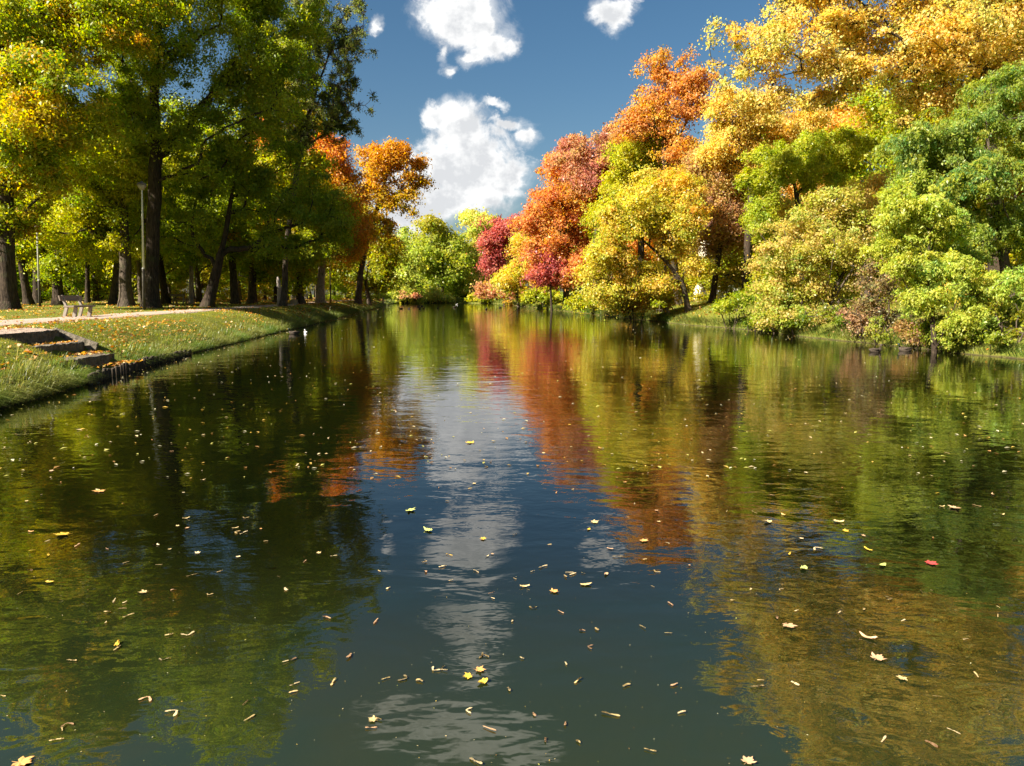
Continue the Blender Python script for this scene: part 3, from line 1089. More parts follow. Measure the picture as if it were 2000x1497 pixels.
    tree('stump', 'pale broken trunk without leaves standing in the grass by the path', 63, 550, [(549, 545, 5, 6)], GREEN, tr=0.3, trunk=((549, 560), (548, 536)),
         bark=PALEBARK, layers=0.5, cov=0.05, cat='tree stump', flare=0.3) if False else None

    # ---- far end
    tree('oak_tree', 'round topped green tree with dark forked trunk at the far end', 196, 865,
         [(850, 455, 42, 30), (830, 492, 34, 36), (888, 490, 36, 38), (860, 535, 46, 30)], [(0.33, 0.37, 0.05), (0.27, 0.34, 0.05), (0.45, 0.43, 0.06)], tr=0.55, bark=DARKBARK, cr=2.0,
         top=((0.36, 0.27, 0.03), 0.6, 0.7), trunk=((865, 540), (866, 480)), gap=0.15, lf=2.2)
    tree('robinia_tree', 'tall pale yellow green tree at the far end', 202, 935,
         [(938, 435, 38, 30), (965, 460, 34, 38), (918, 500, 38, 46), (940, 555, 42, 32), (960, 520, 34, 40)], FARYEL, tr=0.55, bark=GREYBARK, cr=1.9, lf=2.2)
    tree('willow_bush', 'pale green bush at the water where the path ends', 186, 795, [(788, 540, 32, 40), (808, 560, 30, 28), (772, 562, 16, 24), (800, 510, 20, 24)], FARGREEN, tr=0.2, cat='bush', cr=1.7,
         stems=4, lf=2.2)
    tree('hawthorn_shrub', 'low pinkish shrub at the foot of the pale green bush', 183, 800, [(795, 580, 22, 10), (775, 584, 12, 6), (815, 583, 14, 7)], MAUVE, tr=0.1, cat='shrub', cr=1.0, stems=4, lf=2.0)
    tree('lime_tree', 'slim green tree between the bush and the round topped tree', 210, 818, [(816, 490, 22, 36), (806, 530, 20, 28), (790, 470, 20, 24)], FARGREEN, tr=0.4, bark=DARKBARK, cr=1.9, lf=2.2)
    tree('lime_tree', 'dark green tree above the shaded gap at the far shore', 206, 900, [(895, 545, 30, 24), (880, 570, 24, 14), (915, 570, 24, 15)], GREEN, tr=0.4, bark=DARKBARK, cr=1.9, lf=2.2)
    tree('elder_shrub', 'low yellow green shrub on the far shore', 192, 850, [(845, 575, 22, 12), (825, 580, 16, 9), (868, 580, 16, 8)], FARYEL, tr=0.12, cat='shrub', cr=1.2, stems=4, lf=2.0)
    tree('elder_shrub', 'low shrub where the far shore meets the right bank', 186, 960, [(950, 578, 26, 12), (975, 582, 20, 9), (925, 580, 16, 10)], YGREEN, tr=0.12, cat='shrub', cr=1.2, stems=4, lf=2.0)

    # ---- right bank, far to near
    tree('plum_tree', 'crimson leaved tree farthest along the right bank', 158, 985,
         [(985, 448, 46, 24), (962, 490, 28, 40), (1020, 440, 34, 20), (972, 530, 26, 30), (1005, 475, 30, 30), (1040, 455, 24, 22)], CRIMSON, tr=0.4, bark=DARKBARK, cr=1.5)
    tree('ash_tree', 'yellow tree between the two crimson ones', 138, 1014,
         [(1022, 478, 30, 36), (1000, 540, 34, 38), (1038, 525, 28, 42)], YELLOW, tr=0.4, bark=GREYBARK, cr=1.4)
    tree('dogwood_shrub', 'pink and peach coloured shrub at the water beyond the crimson tree', 150, 970, [(968, 565, 32, 16), (1000, 578, 28, 12), (945, 572, 18, 12)], MAUVE + [(0.5, 0.3, 0.05)], tr=0.14,
         cat='shrub', cr=1.1, stems=5)
    tree('maple_tree', 'large orange and scarlet maple on the right bank', 101, 1105,
         [(1066, 395, 38, 42), (1105, 335, 50, 48), (1135, 420, 55, 60), (1085, 475, 42, 50), (1120, 525, 42, 45), (1150, 360, 45, 50), (1050, 440, 34, 40), (1045, 500, 34, 40)], REDOR, tr=0.6, bark=GREYBARK, cr=1.15)
    tree('beech_tree', 'tall mauve red tree with thin twigs on top behind the orange maple', 94, 1165,
         [(1150, 290, 62, 34), (1108, 300, 32, 28), (1195, 275, 38, 28), (1170, 340, 60, 42), (1205, 320, 40, 40)], MAUVE, tr=0.55, bark=GREYBARK, cr=1.0, twig=3, layers=2.1)
    tree('plum_tree', 'small crimson tree bending over the water below the orange maple', 99, 1078, [(1062, 505, 28, 30), (1052, 540, 24, 18), (1085, 540, 22, 18)], CRIMSON, tr=0.22, bark=DARKBARK, cr=0.9)
    tree('maple_tree', 'slender orange pink tree, the tallest against the open sky', 66, 1325,
         [(1295, 130, 50, 34), (1275, 190, 46, 38), (1352, 140, 36, 38), (1245, 240, 42, 36), (1310, 230, 48, 48), (1362, 200, 28, 38), (1330, 300, 50, 40)],
         [(0.56, 0.30, 0.06), (0.52, 0.24, 0.08), (0.60, 0.38, 0.06)], tr=0.42, trunk=((1312, 450), (1300, 300), (1298, 180)), bark=DARKBARK, cr=0.75, layers=1.9, twig=3, gap=0.15)
    tree('ash_tree', 'yellow green tree below the slender orange pink one', 70, 1245,
         [(1265, 300, 72, 50), (1220, 370, 55, 60), (1300, 370, 70, 55), (1180, 440, 38, 48), (1330, 320, 45, 45), (1235, 300, 40, 30)], YGREEN, tr=0.45, bark=DARKBARK, cr=0.9)
    tree('maple_tree', 'golden orange crown under the sparse yellow branches', 60, 1455,
         [(1440, 230, 66, 46), (1500, 255, 60, 46), (1400, 270, 48, 38), (1480, 310, 70, 40), (1560, 240, 50, 40)], GOLD, tr=0.45, bark=DARKBARK, cr=0.8)
    tree('ash_tree', 'yellow tree leaning over the water on a curved trunk', 56.5, 1347,
         [(1220, 435, 58, 42), (1190, 505, 46, 44), (1270, 395, 66, 42), (1300, 455, 56, 42), (1240, 535, 58, 36), (1345, 425, 45, 38), (1180, 565, 42, 26), (1365, 520, 40, 18)],
         YELLOW, tr=0.27, trunk=((1333, 550), (1302, 510), (1270, 480), (1235, 450)), bark=DARKBARK, cr=0.7, twig=2)
    tree('birch_tree', 'yellow tree on a slim pale trunk beside the leaning one', 60, 1304,
         [(1290, 360, 60, 48), (1335, 385, 40, 40), (1250, 400, 40, 40), (1300, 560, 40, 22)], YELLOW, tr=0.2, trunk=((1298, 500), (1293, 420), (1290, 340)), bark=PALEBARK, cr=0.75)
    tree('copper_beech_tree', 'shaded brown and copper coloured tree beside the cream house', 63, 1391,
         [(1400, 345, 55, 46), (1420, 415, 46, 50), (1370, 320, 42, 38), (1432, 320, 36, 38), (1400, 475, 36, 30), (1450, 450, 30, 40)], BROWN, tr=0.34,
         trunk=((1396, 540), (1406, 480), (1412, 400)), bark=DARKBARK, cr=0.75, twig=2)
    tree('robinia_tree', 'bright green tree with dark fork showing in the middle of its crown', 46, 1568,
         [(1540, 310, 66, 42), (1600, 330, 55, 42), (1500, 355, 42, 42), (1645, 280, 66, 38), (1490, 425, 34, 38), (1580, 290, 60, 36)],
         [(0.22, 0.31, 0.03), (0.30, 0.36, 0.035), (0.40, 0.39, 0.035), (0.26, 0.33, 0.03)], tr=0.24, trunk=((1565, 480), (1562, 400), (1555, 330)), bark=DARKBARK, cr=0.65, spiky=0.45, wid=0.5)
    tree('maple_tree', 'small golden tree between the bright green one and the hanging acacia', 47, 1690,
         [(1660, 400, 58, 36), (1740, 370, 58, 38), (1620, 430, 48, 30), (1700, 430, 50, 36), (1550, 420, 40, 26)], GOLD, tr=0.24, bark=DARKBARK, cr=0.7)
    tree('oak_tree', 'huge golden yellow tree with bare dark limbs reaching over the water', 41, 1945,
         [(1850, 80, 120, 80), (1705, 65, 100, 75), (1590, 55, 75, 55, -1, 0.8), (1480, 80, 60, 45, -1, 0.4), (1640, 150, 100, 50, 0, 0.85), (1780, 175, 100, 50, 0, 0.85), (1960, 60, 100, 100),
          (1900, -80, 180, 80), (1560, 190, 55, 28, 0, 0.6), (1700, -70, 140, 70), (1420, 60, 45, 30, -1, 0.2), (1520, 130, 50, 30, -1, 0.45), (2080, 150, 110, 120), (1560, -30, 60, 50, 0, .4), (1850, -230, 180, 100), (1640, -190, 110, 80, 0, .7), (2080, -150, 120, 150), (1800, -390, 150, 90), (2000, -350, 130, 110), (1500, -110, 60, 60, 0, .5), (1435, 150, 50, 34, 0, .3), (1490, 195, 50, 28, 0, .5), (1400, 100, 40, 30, 0, .15)],
         GOLD, tr=0.56, trunk=((1938, 400), (1935, 230), (1905, 60), (1880, -80), (1860, -280)), bark=DARKBARK, cr=0.7, layers=2.1, cov=0.68, lf=2.2, wid=0.8, twig=4, gap=0.24)
    tree('acacia_tree', 'blue green acacia with long hanging sprays at the picture edge', 29, 1985,
         [(1895, 250, 100, 70), (1985, 190, 80, 80), (1850, 330, 92, 66), (1950, 370, 95, 85), (1790, 290, 70, 50), (1900, 460, 85, 60), (2010, 500, 60, 110), (1990, 620, 50, 60), (2090, 350, 90, 150)],
         LOCUST, tr=0.3, trunk=((1968, 540), (1950, 400), (1930, 240)), bark=GREYBARK, cr=0.5, layers=2.5, lf=2.5, spiky=0.75, wid=0.45, droop=1.2, cov=0.75)
    tree('acacia_tree', 'low acacia bending down until its sprays touch the water', 27, 1835,
         [(1800, 430, 80, 66), (1850, 540, 66, 56), (1760, 490, 50, 52), (1868, 610, 50, 46), (1845, 655, 26, 28), (1930, 560, 50, 50), (1740, 390, 50, 44), (1800, 580, 45, 36)],
         [(0.24, 0.35, 0.07), (0.31, 0.39, 0.065), (0.44, 0.44, 0.06), (0.20, 0.32, 0.075)], tr=0.15, trunk=((1822, 610), (1812, 540), (1820, 450)), bark=DARKBARK, cr=0.45, layers=2.4, lf=2.5, spiky=0.75,
         wid=0.45, droop=1.2, cov=0.75)
    tree('privet_bush', 'tall olive bush with pinkish outer leaves on the right bank', 41, 1600,
         [(1530, 500, 66, 66), (1600, 460, 80, 56), (1560, 565, 74, 48), (1650, 530, 62, 66), (1680, 450, 56, 46), (1500, 570, 40, 46), (1630, 400, 50, 36)], OLIVEPINK, tr=0.16, cat='bush', cr=0.55, stems=6, lf=2.3,
         spread=0.9, bark=GREYBARK)
    tree('privet_bush', 'low rounded yellow green bush hanging over the dark water', 39, 1560, [(1560, 622, 56, 22), (1510, 622, 28, 18), (1612, 628, 38, 18)], OLIVEPINK + [(0.3, 0.34, 0.03)], tr=0.08, cat='bush',
         cr=0.42, stems=5, spread=0.7, lf=2.3)
    tree('dry_shrub', 'withered brown shrub with bare twigs beside the low acacia', 33, 1700, [(1712, 545, 30, 56), (1690, 605, 42, 34), (1740, 630, 50, 26), (1690, 640, 28, 16)],
         [(0.32, 0.18, 0.10), (0.38, 0.23, 0.12), (0.25, 0.18, 0.07), (0.32, 0.30, 0.07)], tr=0.08, cat='shrub', cr=0.42, stems=6, spread=0.7, twig=6, layers=1.7, cov=0.6, lf=2.2)
    tree('hazel_bush', 'sunlit golden bush behind the low acacia', 40, 1930, [(1930, 620, 56, 36), (1890, 575, 46, 36), (1970, 570, 46, 40)], YELLOW, tr=0.1, cat='bush', cr=0.5, stems=5, spread=0.8)
    tree('bramble_shrub', 'dark tangled shrub at the waterline by the picture edge', 26, 1950, [(1950, 670, 50, 24), (2020, 660, 50, 34), (1890, 672, 30, 18)], DKGREEN + [(0.3, 0.2, 0.05)], tr=0.06, cat='shrub',
         cr=0.35, stems=5, spread=0.8, layers=1.7)
    tree('hazel_bush', 'yellow bush drooping to the water left of the leaning trunk', 60, 1245, [(1245, 585, 52, 22), (1205, 592, 36, 16), (1290, 592, 30, 14)], YELLOW, tr=0.09, cat='bush', cr=0.5, stems=5)
    tree('hazel_bush', 'yellow green bush at the water below the orange maple', 82, 1160, [(1160, 582, 36, 20), (1130, 592, 24, 12), (1190, 590, 22, 12)], YGREEN, tr=0.1, cat='bush', cr=0.7, stems=5)
    tree('hazel_bush', 'olive bush on the right bank under the crimson tree', 112, 1065, [(1068, 575, 28, 16), (1040, 582, 22, 12), (1092, 582, 20, 10)], YGREEN + [(0.4, 0.25, 0.04)], tr=0.1, cat='bush', cr=0.9, stems=5)
    tree('privet_bush', 'small dark green bush on the sunlit slope by the cream house', 47, 1430, [(1425, 592, 26, 12), (1450, 585, 20, 14), (1410, 600, 14, 8)], GREEN, tr=0.06, cat='bush', cr=0.4, stems=4)
    tree('spindle_shrub', 'small dark round shrub at the foot of the grassy right bank', 50, 1288, [(1288, 610, 15, 9)], GREEN + [(0.3, 0.15, 0.04)], tr=0.05, cat='shrub', cr=0.32, stems=4)
    tree('hazel_bush', 'dense olive thicket filling the shade behind the withered shrub', 50, 1780, [(1780, 560, 80, 60), (1700, 590, 60, 40), (1860, 520, 80, 60), (1800, 460, 80, 60)], YGREEN, tr=0.12, cat='bush',
         cr=0.75, stems=6)

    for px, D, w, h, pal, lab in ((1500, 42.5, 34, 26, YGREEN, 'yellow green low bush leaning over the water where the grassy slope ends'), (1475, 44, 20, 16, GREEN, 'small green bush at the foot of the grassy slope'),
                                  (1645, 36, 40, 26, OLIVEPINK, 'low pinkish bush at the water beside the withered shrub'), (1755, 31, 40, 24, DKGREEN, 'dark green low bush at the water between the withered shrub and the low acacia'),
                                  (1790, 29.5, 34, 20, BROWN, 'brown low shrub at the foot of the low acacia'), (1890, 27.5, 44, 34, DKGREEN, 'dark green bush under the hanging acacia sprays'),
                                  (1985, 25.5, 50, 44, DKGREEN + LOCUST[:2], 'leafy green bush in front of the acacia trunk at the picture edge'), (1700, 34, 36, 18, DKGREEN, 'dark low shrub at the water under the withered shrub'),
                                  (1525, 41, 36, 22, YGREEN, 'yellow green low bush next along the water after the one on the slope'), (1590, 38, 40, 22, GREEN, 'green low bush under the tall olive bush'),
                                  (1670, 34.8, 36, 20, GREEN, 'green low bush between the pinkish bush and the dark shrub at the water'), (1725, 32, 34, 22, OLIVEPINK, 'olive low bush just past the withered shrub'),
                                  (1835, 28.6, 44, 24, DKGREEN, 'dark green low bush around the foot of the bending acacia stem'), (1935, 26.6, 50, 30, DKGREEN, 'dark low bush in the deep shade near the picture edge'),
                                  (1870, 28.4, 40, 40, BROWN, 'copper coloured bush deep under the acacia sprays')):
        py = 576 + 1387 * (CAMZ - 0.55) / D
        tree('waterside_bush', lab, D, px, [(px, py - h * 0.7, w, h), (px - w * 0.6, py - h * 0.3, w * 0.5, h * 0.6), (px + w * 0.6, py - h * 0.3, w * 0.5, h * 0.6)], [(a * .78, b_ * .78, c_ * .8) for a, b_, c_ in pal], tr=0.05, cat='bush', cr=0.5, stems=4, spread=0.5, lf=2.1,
             spiky=0.55, jitter=0.4, layers=1.9, twig=3, gap=0.25)


build_trees()
open('/tmp/log.txt', 'w').write('trees %d leaves %d' % (tree.count, tree.leaves))

#@@MORE@@
# ------------------------------------------------------------------ woods behind: copies of a few kinds
def copy_thing(o, loc, rz, s, label, group, tint):
    c = o.copy()
    C.objects.link(c)
    c.location = loc
    c.rotation_euler = (0, 0, rz)
    c.scale = (s[0], s[0], s[1])
    c['label'] = label
    c['group'] = group
    for ch in list(o.children):
        k = ch.copy()
        C.objects.link(k)
        k.parent = c
        if ch.name.startswith('crown'):
            k.color = (*tint, 1)
    return c


def wood_kinds():
    """one of each background kind, set where it stands"""
    K = []

    def k(name, D, px, pal, n, h, w, low, seed, cr=1.25, bark=GREYBARK, lf=2.0, top=None):
        r = random.Random(seed)
        g0 = at(px, 590, D)
        z0 = gz(g0[0], D)
        pm = FPX / D
        yb = CY - (FPX * math.tan(math.atan((z0 - CAMZ) / D) + PITCH))
        bl = []
        for i in range(n):
            f = (i + 0.5) / n
            hh = (low + (h - low) * f) * pm
            ww = w * (0.62 + 0.38 * math.sin(math.pi * min(1, f * 1.15))) * pm
            ox = r.uniform(-0.4, 0.4) * ww
            bl.append((px + ox, yb - hh, ww * r.uniform(0.55, 0.8), (h - low) / n * 0.95 * pm, r.uniform(-0.5, 0.5) * w))
        o = tree(name, '', D, px, bl, pal, tr=0.34, cr=cr, bark=bark, lf=lf, layers=1.35, cov=0.7, seed=seed, top=top)
        K.append(o)
        return o
    k('lime_tree', 96, 330, YGREEN, 6, 20, 5.6, 3.5, 101)
    k('lime_tree', 104, 150, GREEN, 6, 21, 6.0, 3.0, 102)
    k('maple_tree', 118, 420, YELLOW, 6, 18, 5.2, 2.5, 103)
    k('maple_tree', 92, 1420, GOLD, 6, 19, 5.5, 2.5, 104)
    k('beech_tree', 112, 560, OLIVEGOLD, 7, 22, 6.2, 3.0, 105)
    k('hazel_bush', 86, 230, YGREEN, 4, 6.0, 3.2, 0.5, 106, cr=0.8)
    k('hazel_bush', 100, 470, YELLOW, 4, 5.0, 3.0, 0.4, 107, cr=0.8)
    k('maple_tree', 84, 1260, ORANGE, 6, 20, 5.4, 3.0, 108)
    return K


KINDS = wood_kinds()
rw = random.Random(77)


def plant(k, px, D, h=1.0, w=1.0, label='', group='', base_x=None, tint=None):
    x = (px - CX) / FPX * D if base_x is None else base_x
    t = tint or tuple(rw.uniform(0.82, 1.12) for _ in range(3))
    t = (t[0], t[1], min(t[2], 1.0))
    return copy_thing(KINDS[k], (x, D, gz(x, D)), rw.uniform(0, 6.28), (w * rw.uniform(0.9, 1.15), h * rw.uniform(0.9, 1.12)), label, group, t)


LAB = {0: 'yellow green lime standing deep in the left wood', 1: 'dark green lime standing deep in the left wood', 2: 'yellow maple glowing deep in the left wood',
       3: 'golden maple standing behind the right bank trees', 4: 'olive and gold beech standing deep in the left wood', 5: 'green bush lit between the trunks of the left wood',
       6: 'yellow bush lit between the trunks of the left wood', 7: 'orange maple standing behind the right bank trees'}
GRP = {0: 'yellow green limes in the left wood', 1: 'dark limes in the left wood', 2: 'yellow maples in the left wood', 3: 'golden maples behind the right bank',
       4: 'beeches in the left wood', 5: 'green bushes in the left wood', 6: 'yellow bushes in the left wood', 7: 'orange maples behind the right bank'}
for i, o in enumerate(KINDS):
    tag(o, LAB[i], None, GRP[i])
    o['category'] = 'bush' if i in (5, 6) else 'tree'

# left wood
for D, step, kinds in ((78, 95, (0, 4, 1)), (98, 90, (0, 2, 1, 4)), (124, 80, (2, 0, 4, 1)), (150, 62, (0, 2, 4)), (190, 55, (0, 2, 1))):
    px = -170 + rw.uniform(0, 40)
    lim = 640 if D < 100 else (700 if D < 150 else 745)
    while px < lim:
        d = D * rw.uniform(0.92, 1.08)
        x = (px - CX) / FPX * d
        k = rw.choice(kinds)
        plant(k, px, d, 1.0, 1.0, LAB[k], GRP[k])
        px += step * rw.uniform(0.75, 1.3)
for px, D, k in ((30, 84, 5), (95, 92, 6), (140, 80, 5), (205, 100, 6), (350, 105, 6), (395, 92, 5), (520, 112, 6), (575, 140, 6), (610, 150, 5), (655, 125, 5), (440, 125, 5), (300, 120, 6),
                 (20, 110, 6), (680, 150, 5), (250, 135, 5), (165, 130, 6), (725, 140, 5), (705, 128, 5), (740, 165, 5), (480, 150, 6), (540, 165, 5), (60, 140, 5)):
    plant(k, px, D, 0.8, 1.0, LAB[k], GRP[k])
# far end, closing the view
FARL = {0: 'yellow green lime closing the view beyond the far shore', 1: 'dark green lime closing the view beyond the far shore', 2: 'yellow maple closing the view beyond the far shore',
        5: 'green bush on the far shore', 6: 'yellow bush on the far shore'}
for px, D, k in ((745, 225, 0), (775, 235, 1), (805, 240, 2), (840, 235, 1), (875, 240, 0), (905, 232, 0), (945, 235, 2), (975, 240, 1), (1010, 215, 2), (1040, 200, 0), (760, 215, 1)):
    plant(k, px, D, 0.86, 1.0, FARL[k], 'trees beyond the far shore ' + ('one', 'two', 'three')[min(k, 2)] if False else 'far shore ' + FARL[k].split(' closing')[0] + 's')
for px, D, k in ((770, 200, 5), (826, 203, 5), (858, 205, 6), (940, 203, 5), (985, 198, 6), (1015, 178, 6), (905, 210, 5), (1000, 190, 5)):
    plant(k, px, D, 0.6, 1.0, FARL[k], 'far shore ' + ('green bushes' if k == 5 else 'yellow bushes'))
# behind the right bank
RL = {0: 'yellow green lime filling the gaps behind the right bank trees', 1: 'dark green lime filling the gaps behind the right bank trees', 3: LAB[3], 7: LAB[7],
      2: 'yellow maple filling the gaps behind the right bank trees', 5: 'green bush in the shade behind the right bank trees', 6: 'yellow bush in the shade behind the right bank trees'}
RG = {0: 'yellow green limes behind the right bank', 1: 'dark limes behind the right bank', 2: 'yellow maples behind the right bank', 3: GRP[3], 7: GRP[7], 5: 'green bushes behind the right bank',
      6: 'yellow bushes behind the right bank'}
for px, D, k, h in ((1045, 150, 2, .9), (1075, 128, 7, .9), (1120, 125, 7, 1.0), (1165, 118, 3, 1.0), (1205, 105, 7, 1.0), (1240, 96, 3, 1.0), (1290, 92, 0, .95), (1335, 84, 3, 1.0), (1375, 100, 7, 1.0),
                    (1470, 86, 3, 1.0), (1510, 70, 0, .95), (1560, 92, 3, 1.0), (1600, 66, 3, .95), (1650, 90, 0, 1.0), (1690, 62, 0, 1.0), (1740, 80, 3, 1.1), (1790, 60, 1, 1.0), (1850, 76, 3, 1.1),
                    (1890, 54, 0, .95), (1950, 70, 1, 1.1), (2000, 52, 3, 1.1), (2080, 60, 0, 1.1), (2160, 48, 3, 1.1), (1400, 120, 0, 1.1), (1620, 115, 7, 1.1), (1140, 140, 0, 1.0), (2240, 40, 0, 1.0)):
    plant(k, px, D, h, 1.0, RL[k], RG[k])
for px, D, k in ((1010, 150, 6), (1090, 118, 5), (1215, 84, 6), (1260, 76, 5), (1330, 72, 5), (1360, 90, 5), (1455, 62, 5), (1500, 58, 5), (1560, 60, 6), (1640, 54, 5), (1690, 52, 5), (1760, 56, 6),
                 (1840, 48, 5), (1900, 46, 6), (1980, 44, 5), (2050, 38, 6), (1120, 105, 6), (1530, 75, 5), (1800, 66, 5)):
    plant(k, px, D, 0.75, 0.9, RL[k], RG[k])
# the same row of trees carries on beside and behind the camera
for x, y, k in ((24, 2, 3), (25, -12, 0)):
    kk = {4: 4, 1: 1, 0: 0, 2: 2, 3: 3}[k]
    plant(kk, 0, y, 1.0, 1.0, 'tree of the bank row standing beside the camera', 'bank trees beside the camera', base_x=x)


# the wood goes on to the side, well back from the water
for k_, y0 in enumerate(range(-28, 92, 12)):
    for xb in (-66, -92):
        kk = rw.choice((0, 1, 2, 4))
        plant(kk, 0, y0 + rw.uniform(-4, 4), 1.0, 1.1, 'tree of the wood that goes on across the meadow', 'trees across the meadow', base_x=xb + rw.uniform(-7, 7))


# ------------------------------------------------------------------ grass and litter
def idx_for(side_lo, side_hi, y0, y1):
    return np.array([i for i in range(NO) if side_lo <= right_w[i] <= side_hi and y0 <= outline[i, 1] <= y1])


LEFT_I = idx_for(0, 0.06, -8, 180)
RIGHT_I = idx_for(0.6, 1, 14, 175)
FAR_I = np.array([i for i in range(NO) if outline[i, 1] > 172])


def scatter(rng, idx, n, t0, t1, ypow):
    """points on the bank, denser near the camera"""
    seg_len = np.linalg.norm(outline[(idx + 1) % NO] - outline[idx], axis=1)
    w = seg_len / np.maximum(10, outline[idx, 1]) ** ypow
    w /= w.sum()
    i_f = rng.choice(idx, n, p=w) + rng.uniform(0, 1, n)
    t = t0 + (t1 - t0) * rng.uniform(0, 1, n)
    p = ground_points(i_f, t)
    cut = (p[:, 1] > 18.2) & (p[:, 1] < 21.5) & (p[:, 0] > -14.8) & (p[:, 0] < -10.4)
    k = ~cut
    return p[k], t[k], nrm[(np.floor(i_f).astype(int)) % NO][k]


def blades(rng, p, h, w, lean, pal, patch, seed, bend=0.5):
    n = len(p)
    a = rng.uniform(0, 2 * math.pi, n)
    side = np.stack([np.cos(a), np.sin(a), np.zeros(n)], 1)
    mid = p + lean * 0.35 * h[:, None] + np.array((0, 0, 0.62)) * h[:, None]
    tip = p + lean * h[:, None] * (0.6 + bend) + np.array((0, 0, 1.0)) * (h * (1 - 0.55 * np.clip(np.linalg.norm(lean, axis=1), 0, 1.2)))[:, None]
    v = np.stack([p - side * w[:, None] / 2, p + side * w[:, None] / 2, mid + side * w[:, None] * 0.38, mid - side * w[:, None] * 0.38, tip], 1).reshape(-1, 3)
    b = np.arange(n)[:, None] * 5
    q = b + np.array([[0, 1, 2, 3]])
    t = b + np.array([[3, 2, 4]])
    c = pick_colours(rng, p, pal, patch, seed) * rng.uniform(0.7, 1.25, (n, 1))
    return v, q, t, c


GRASS_PAL = [(0.13, 0.175, 0.016), (0.20, 0.215, 0.02), (0.30, 0.26, 0.03), (0.155, 0.19, 0.016)]
FRINGE_PAL = [(0.07, 0.14, 0.022), (0.12, 0.18, 0.03), (0.22, 0.21, 0.055), (0.09, 0.15, 0.025)]


def make_grass():
    rng = np.random.default_rng(404)
    parts = []

    def add(idx, n, t0, t1, ypow, hh, ww, pal, outward=0.0, patch=0.9):
        p, t, nr = scatter(rng, idx, n, t0, t1, ypow)
        m = len(p)
        far = np.maximum(1.0, p[:, 1] / 32.0)
        h = hh * rng.uniform(0.5, 1.4, m) * (0.75 + 0.5 * (wav(p[:, 0], p[:, 1], 8, 1.6) > 0.1)) * np.minimum(far, 2.0) ** 0.5
        w = ww * rng.uniform(0.7, 1.3, m) * far
        lean = rng.normal(0, 0.33, (m, 3)) * np.array((1, 1, 0))
        lean[:, :2] -= nr * outward
        parts.append(blades(rng, p - np.array((0, 0, 0.02)), h, w, lean, pal, patch, 31))
    add(LEFT_I, 150000, 0.12, 3.8, 1.5, 0.075, 0.011, GRASS_PAL, 0.15)
    add(LEFT_I, 26000, 0.06, 0.8, 1.4, 0.26, 0.011, FRINGE_PAL, 0.6, 2.0)
    add(LEFT_I, 24000, 0.02, 0.35, 1.3, 0.29, 0.012, FRINGE_PAL, 1.1, 2.0)
    add(LEFT_I, 500, 0.05, 1.2, 1.2, 0.55, 0.010, [(0.40, 0.33, 0.13), (0.30, 0.26, 0.09)], 0.7, 2.0)
    add(LEFT_I, 60000, 6.3, 24, 1.2, 0.07, 0.014, GRASS_PAL)
    add(RIGHT_I, 60000, 0.1, 9.0, 1.0, 0.13, 0.016, GRASS_PAL, 0.3)
    add(RIGHT_I, 16000, 0.0, 0.7, 1.0, 0.32, 0.016, FRINGE_PAL, 0.8, 2.0)
    add(FAR_I, 5000, 0.05, 3.0, 0.0, 0.30, 0.03, FRINGE_PAL, 0.4, 2.0)
    V_, Q_, T_, CQ = [], [], [], []
    off = 0
    for v, q, t, c in parts:
        V_.append(v)
        Q_.append(q + off)
        T_.append(t + off)
        CQ.append(c)
        off += len(v)
    c = np.concatenate(CQ)
    me = np_mesh('grass', np.concatenate(V_), [np.concatenate(Q_), np.concatenate(T_)], 0, col=np.clip(np.concatenate([c, c]), 0, 0.8))
    tag(link_mesh('grass', me, None, M_GRASS), 'green and straw coloured grass on both banks of the pond', 'grass', None, 'stuff')


make_grass()

LITTER_PAL = [(0.52, 0.26, 0.04), (0.46, 0.17, 0.03), (0.58, 0.36, 0.06), (0.34, 0.15, 0.05), (0.60, 0.42, 0.20)]


def make_litter():
    rng = np.random.default_rng(91)
    ps = []
    for idx, n, t0, t1, yp in ((LEFT_I, 17000, 0.3, 4.0, 1.5), (LEFT_I, 3000, 3.6, 6.6, 1.4), (LEFT_I, 42000, 6.2, 32, 1.2), (RIGHT_I, 15000, 0.1, 16, 1.0), (LEFT_I, 500, 0.05, 0.4, 1.3)):
        p, t, nr = scatter(rng, idx, n, t0, t1, yp)
        keep = (wav(p[:, 0], p[:, 1], 44, 0.7) + 0.7 * wav(p[:, 0], p[:, 1], 45, 3.0) + rng.normal(0, 0.35, len(p))) > 0.05
        ps.append(p[keep])
    # drifts on the steps
    for x0, x1, z in ((-13.5, -12.9, 0.80), (-12.7, -11.85, 0.50), (-11.6, -11.0, 0.22)):
        m = 130
        ps.append(np.stack([rng.uniform(x0, x1, m), 18.7 + 2.5 * rng.uniform(0, 1, m) ** 0.5, np.full(m, z)], 1))
    m = 170
    ps.append(np.stack([rng.uniform(-15.3, -13.7, m), rng.uniform(18.5, 21.6, m), np.full(m, 1.24)], 1))
    p = np.concatenate(ps)
    n = len(p)
    L = 0.085 * rng.uniform(0.5, 1.4, n) * np.maximum(1, p[:, 1] / 34.0)
    p = p + np.array((0, 0, 0.035))
    c = np.array(LITTER_PAL)[rng.integers(0, 5, n)] * rng.uniform(0.7, 1.25, (n, 1))
    nb = np.tile(np.array((0, 0, 1.6)), (n, 1))
    v, f, cc = leaf_quads(rng, p, nb, L[:, None], 0.75, c, 0.3, 0.0)
    me = np_mesh('fallen_leaves', v, f, 4, col=np.clip(cc, 0, 0.8))
    tag(link_mesh('fallen_leaves', me, None, M_LITTER), 'brown and yellow fallen leaves lying on the grass, path and steps', 'leaves', None, 'stuff')


make_litter()

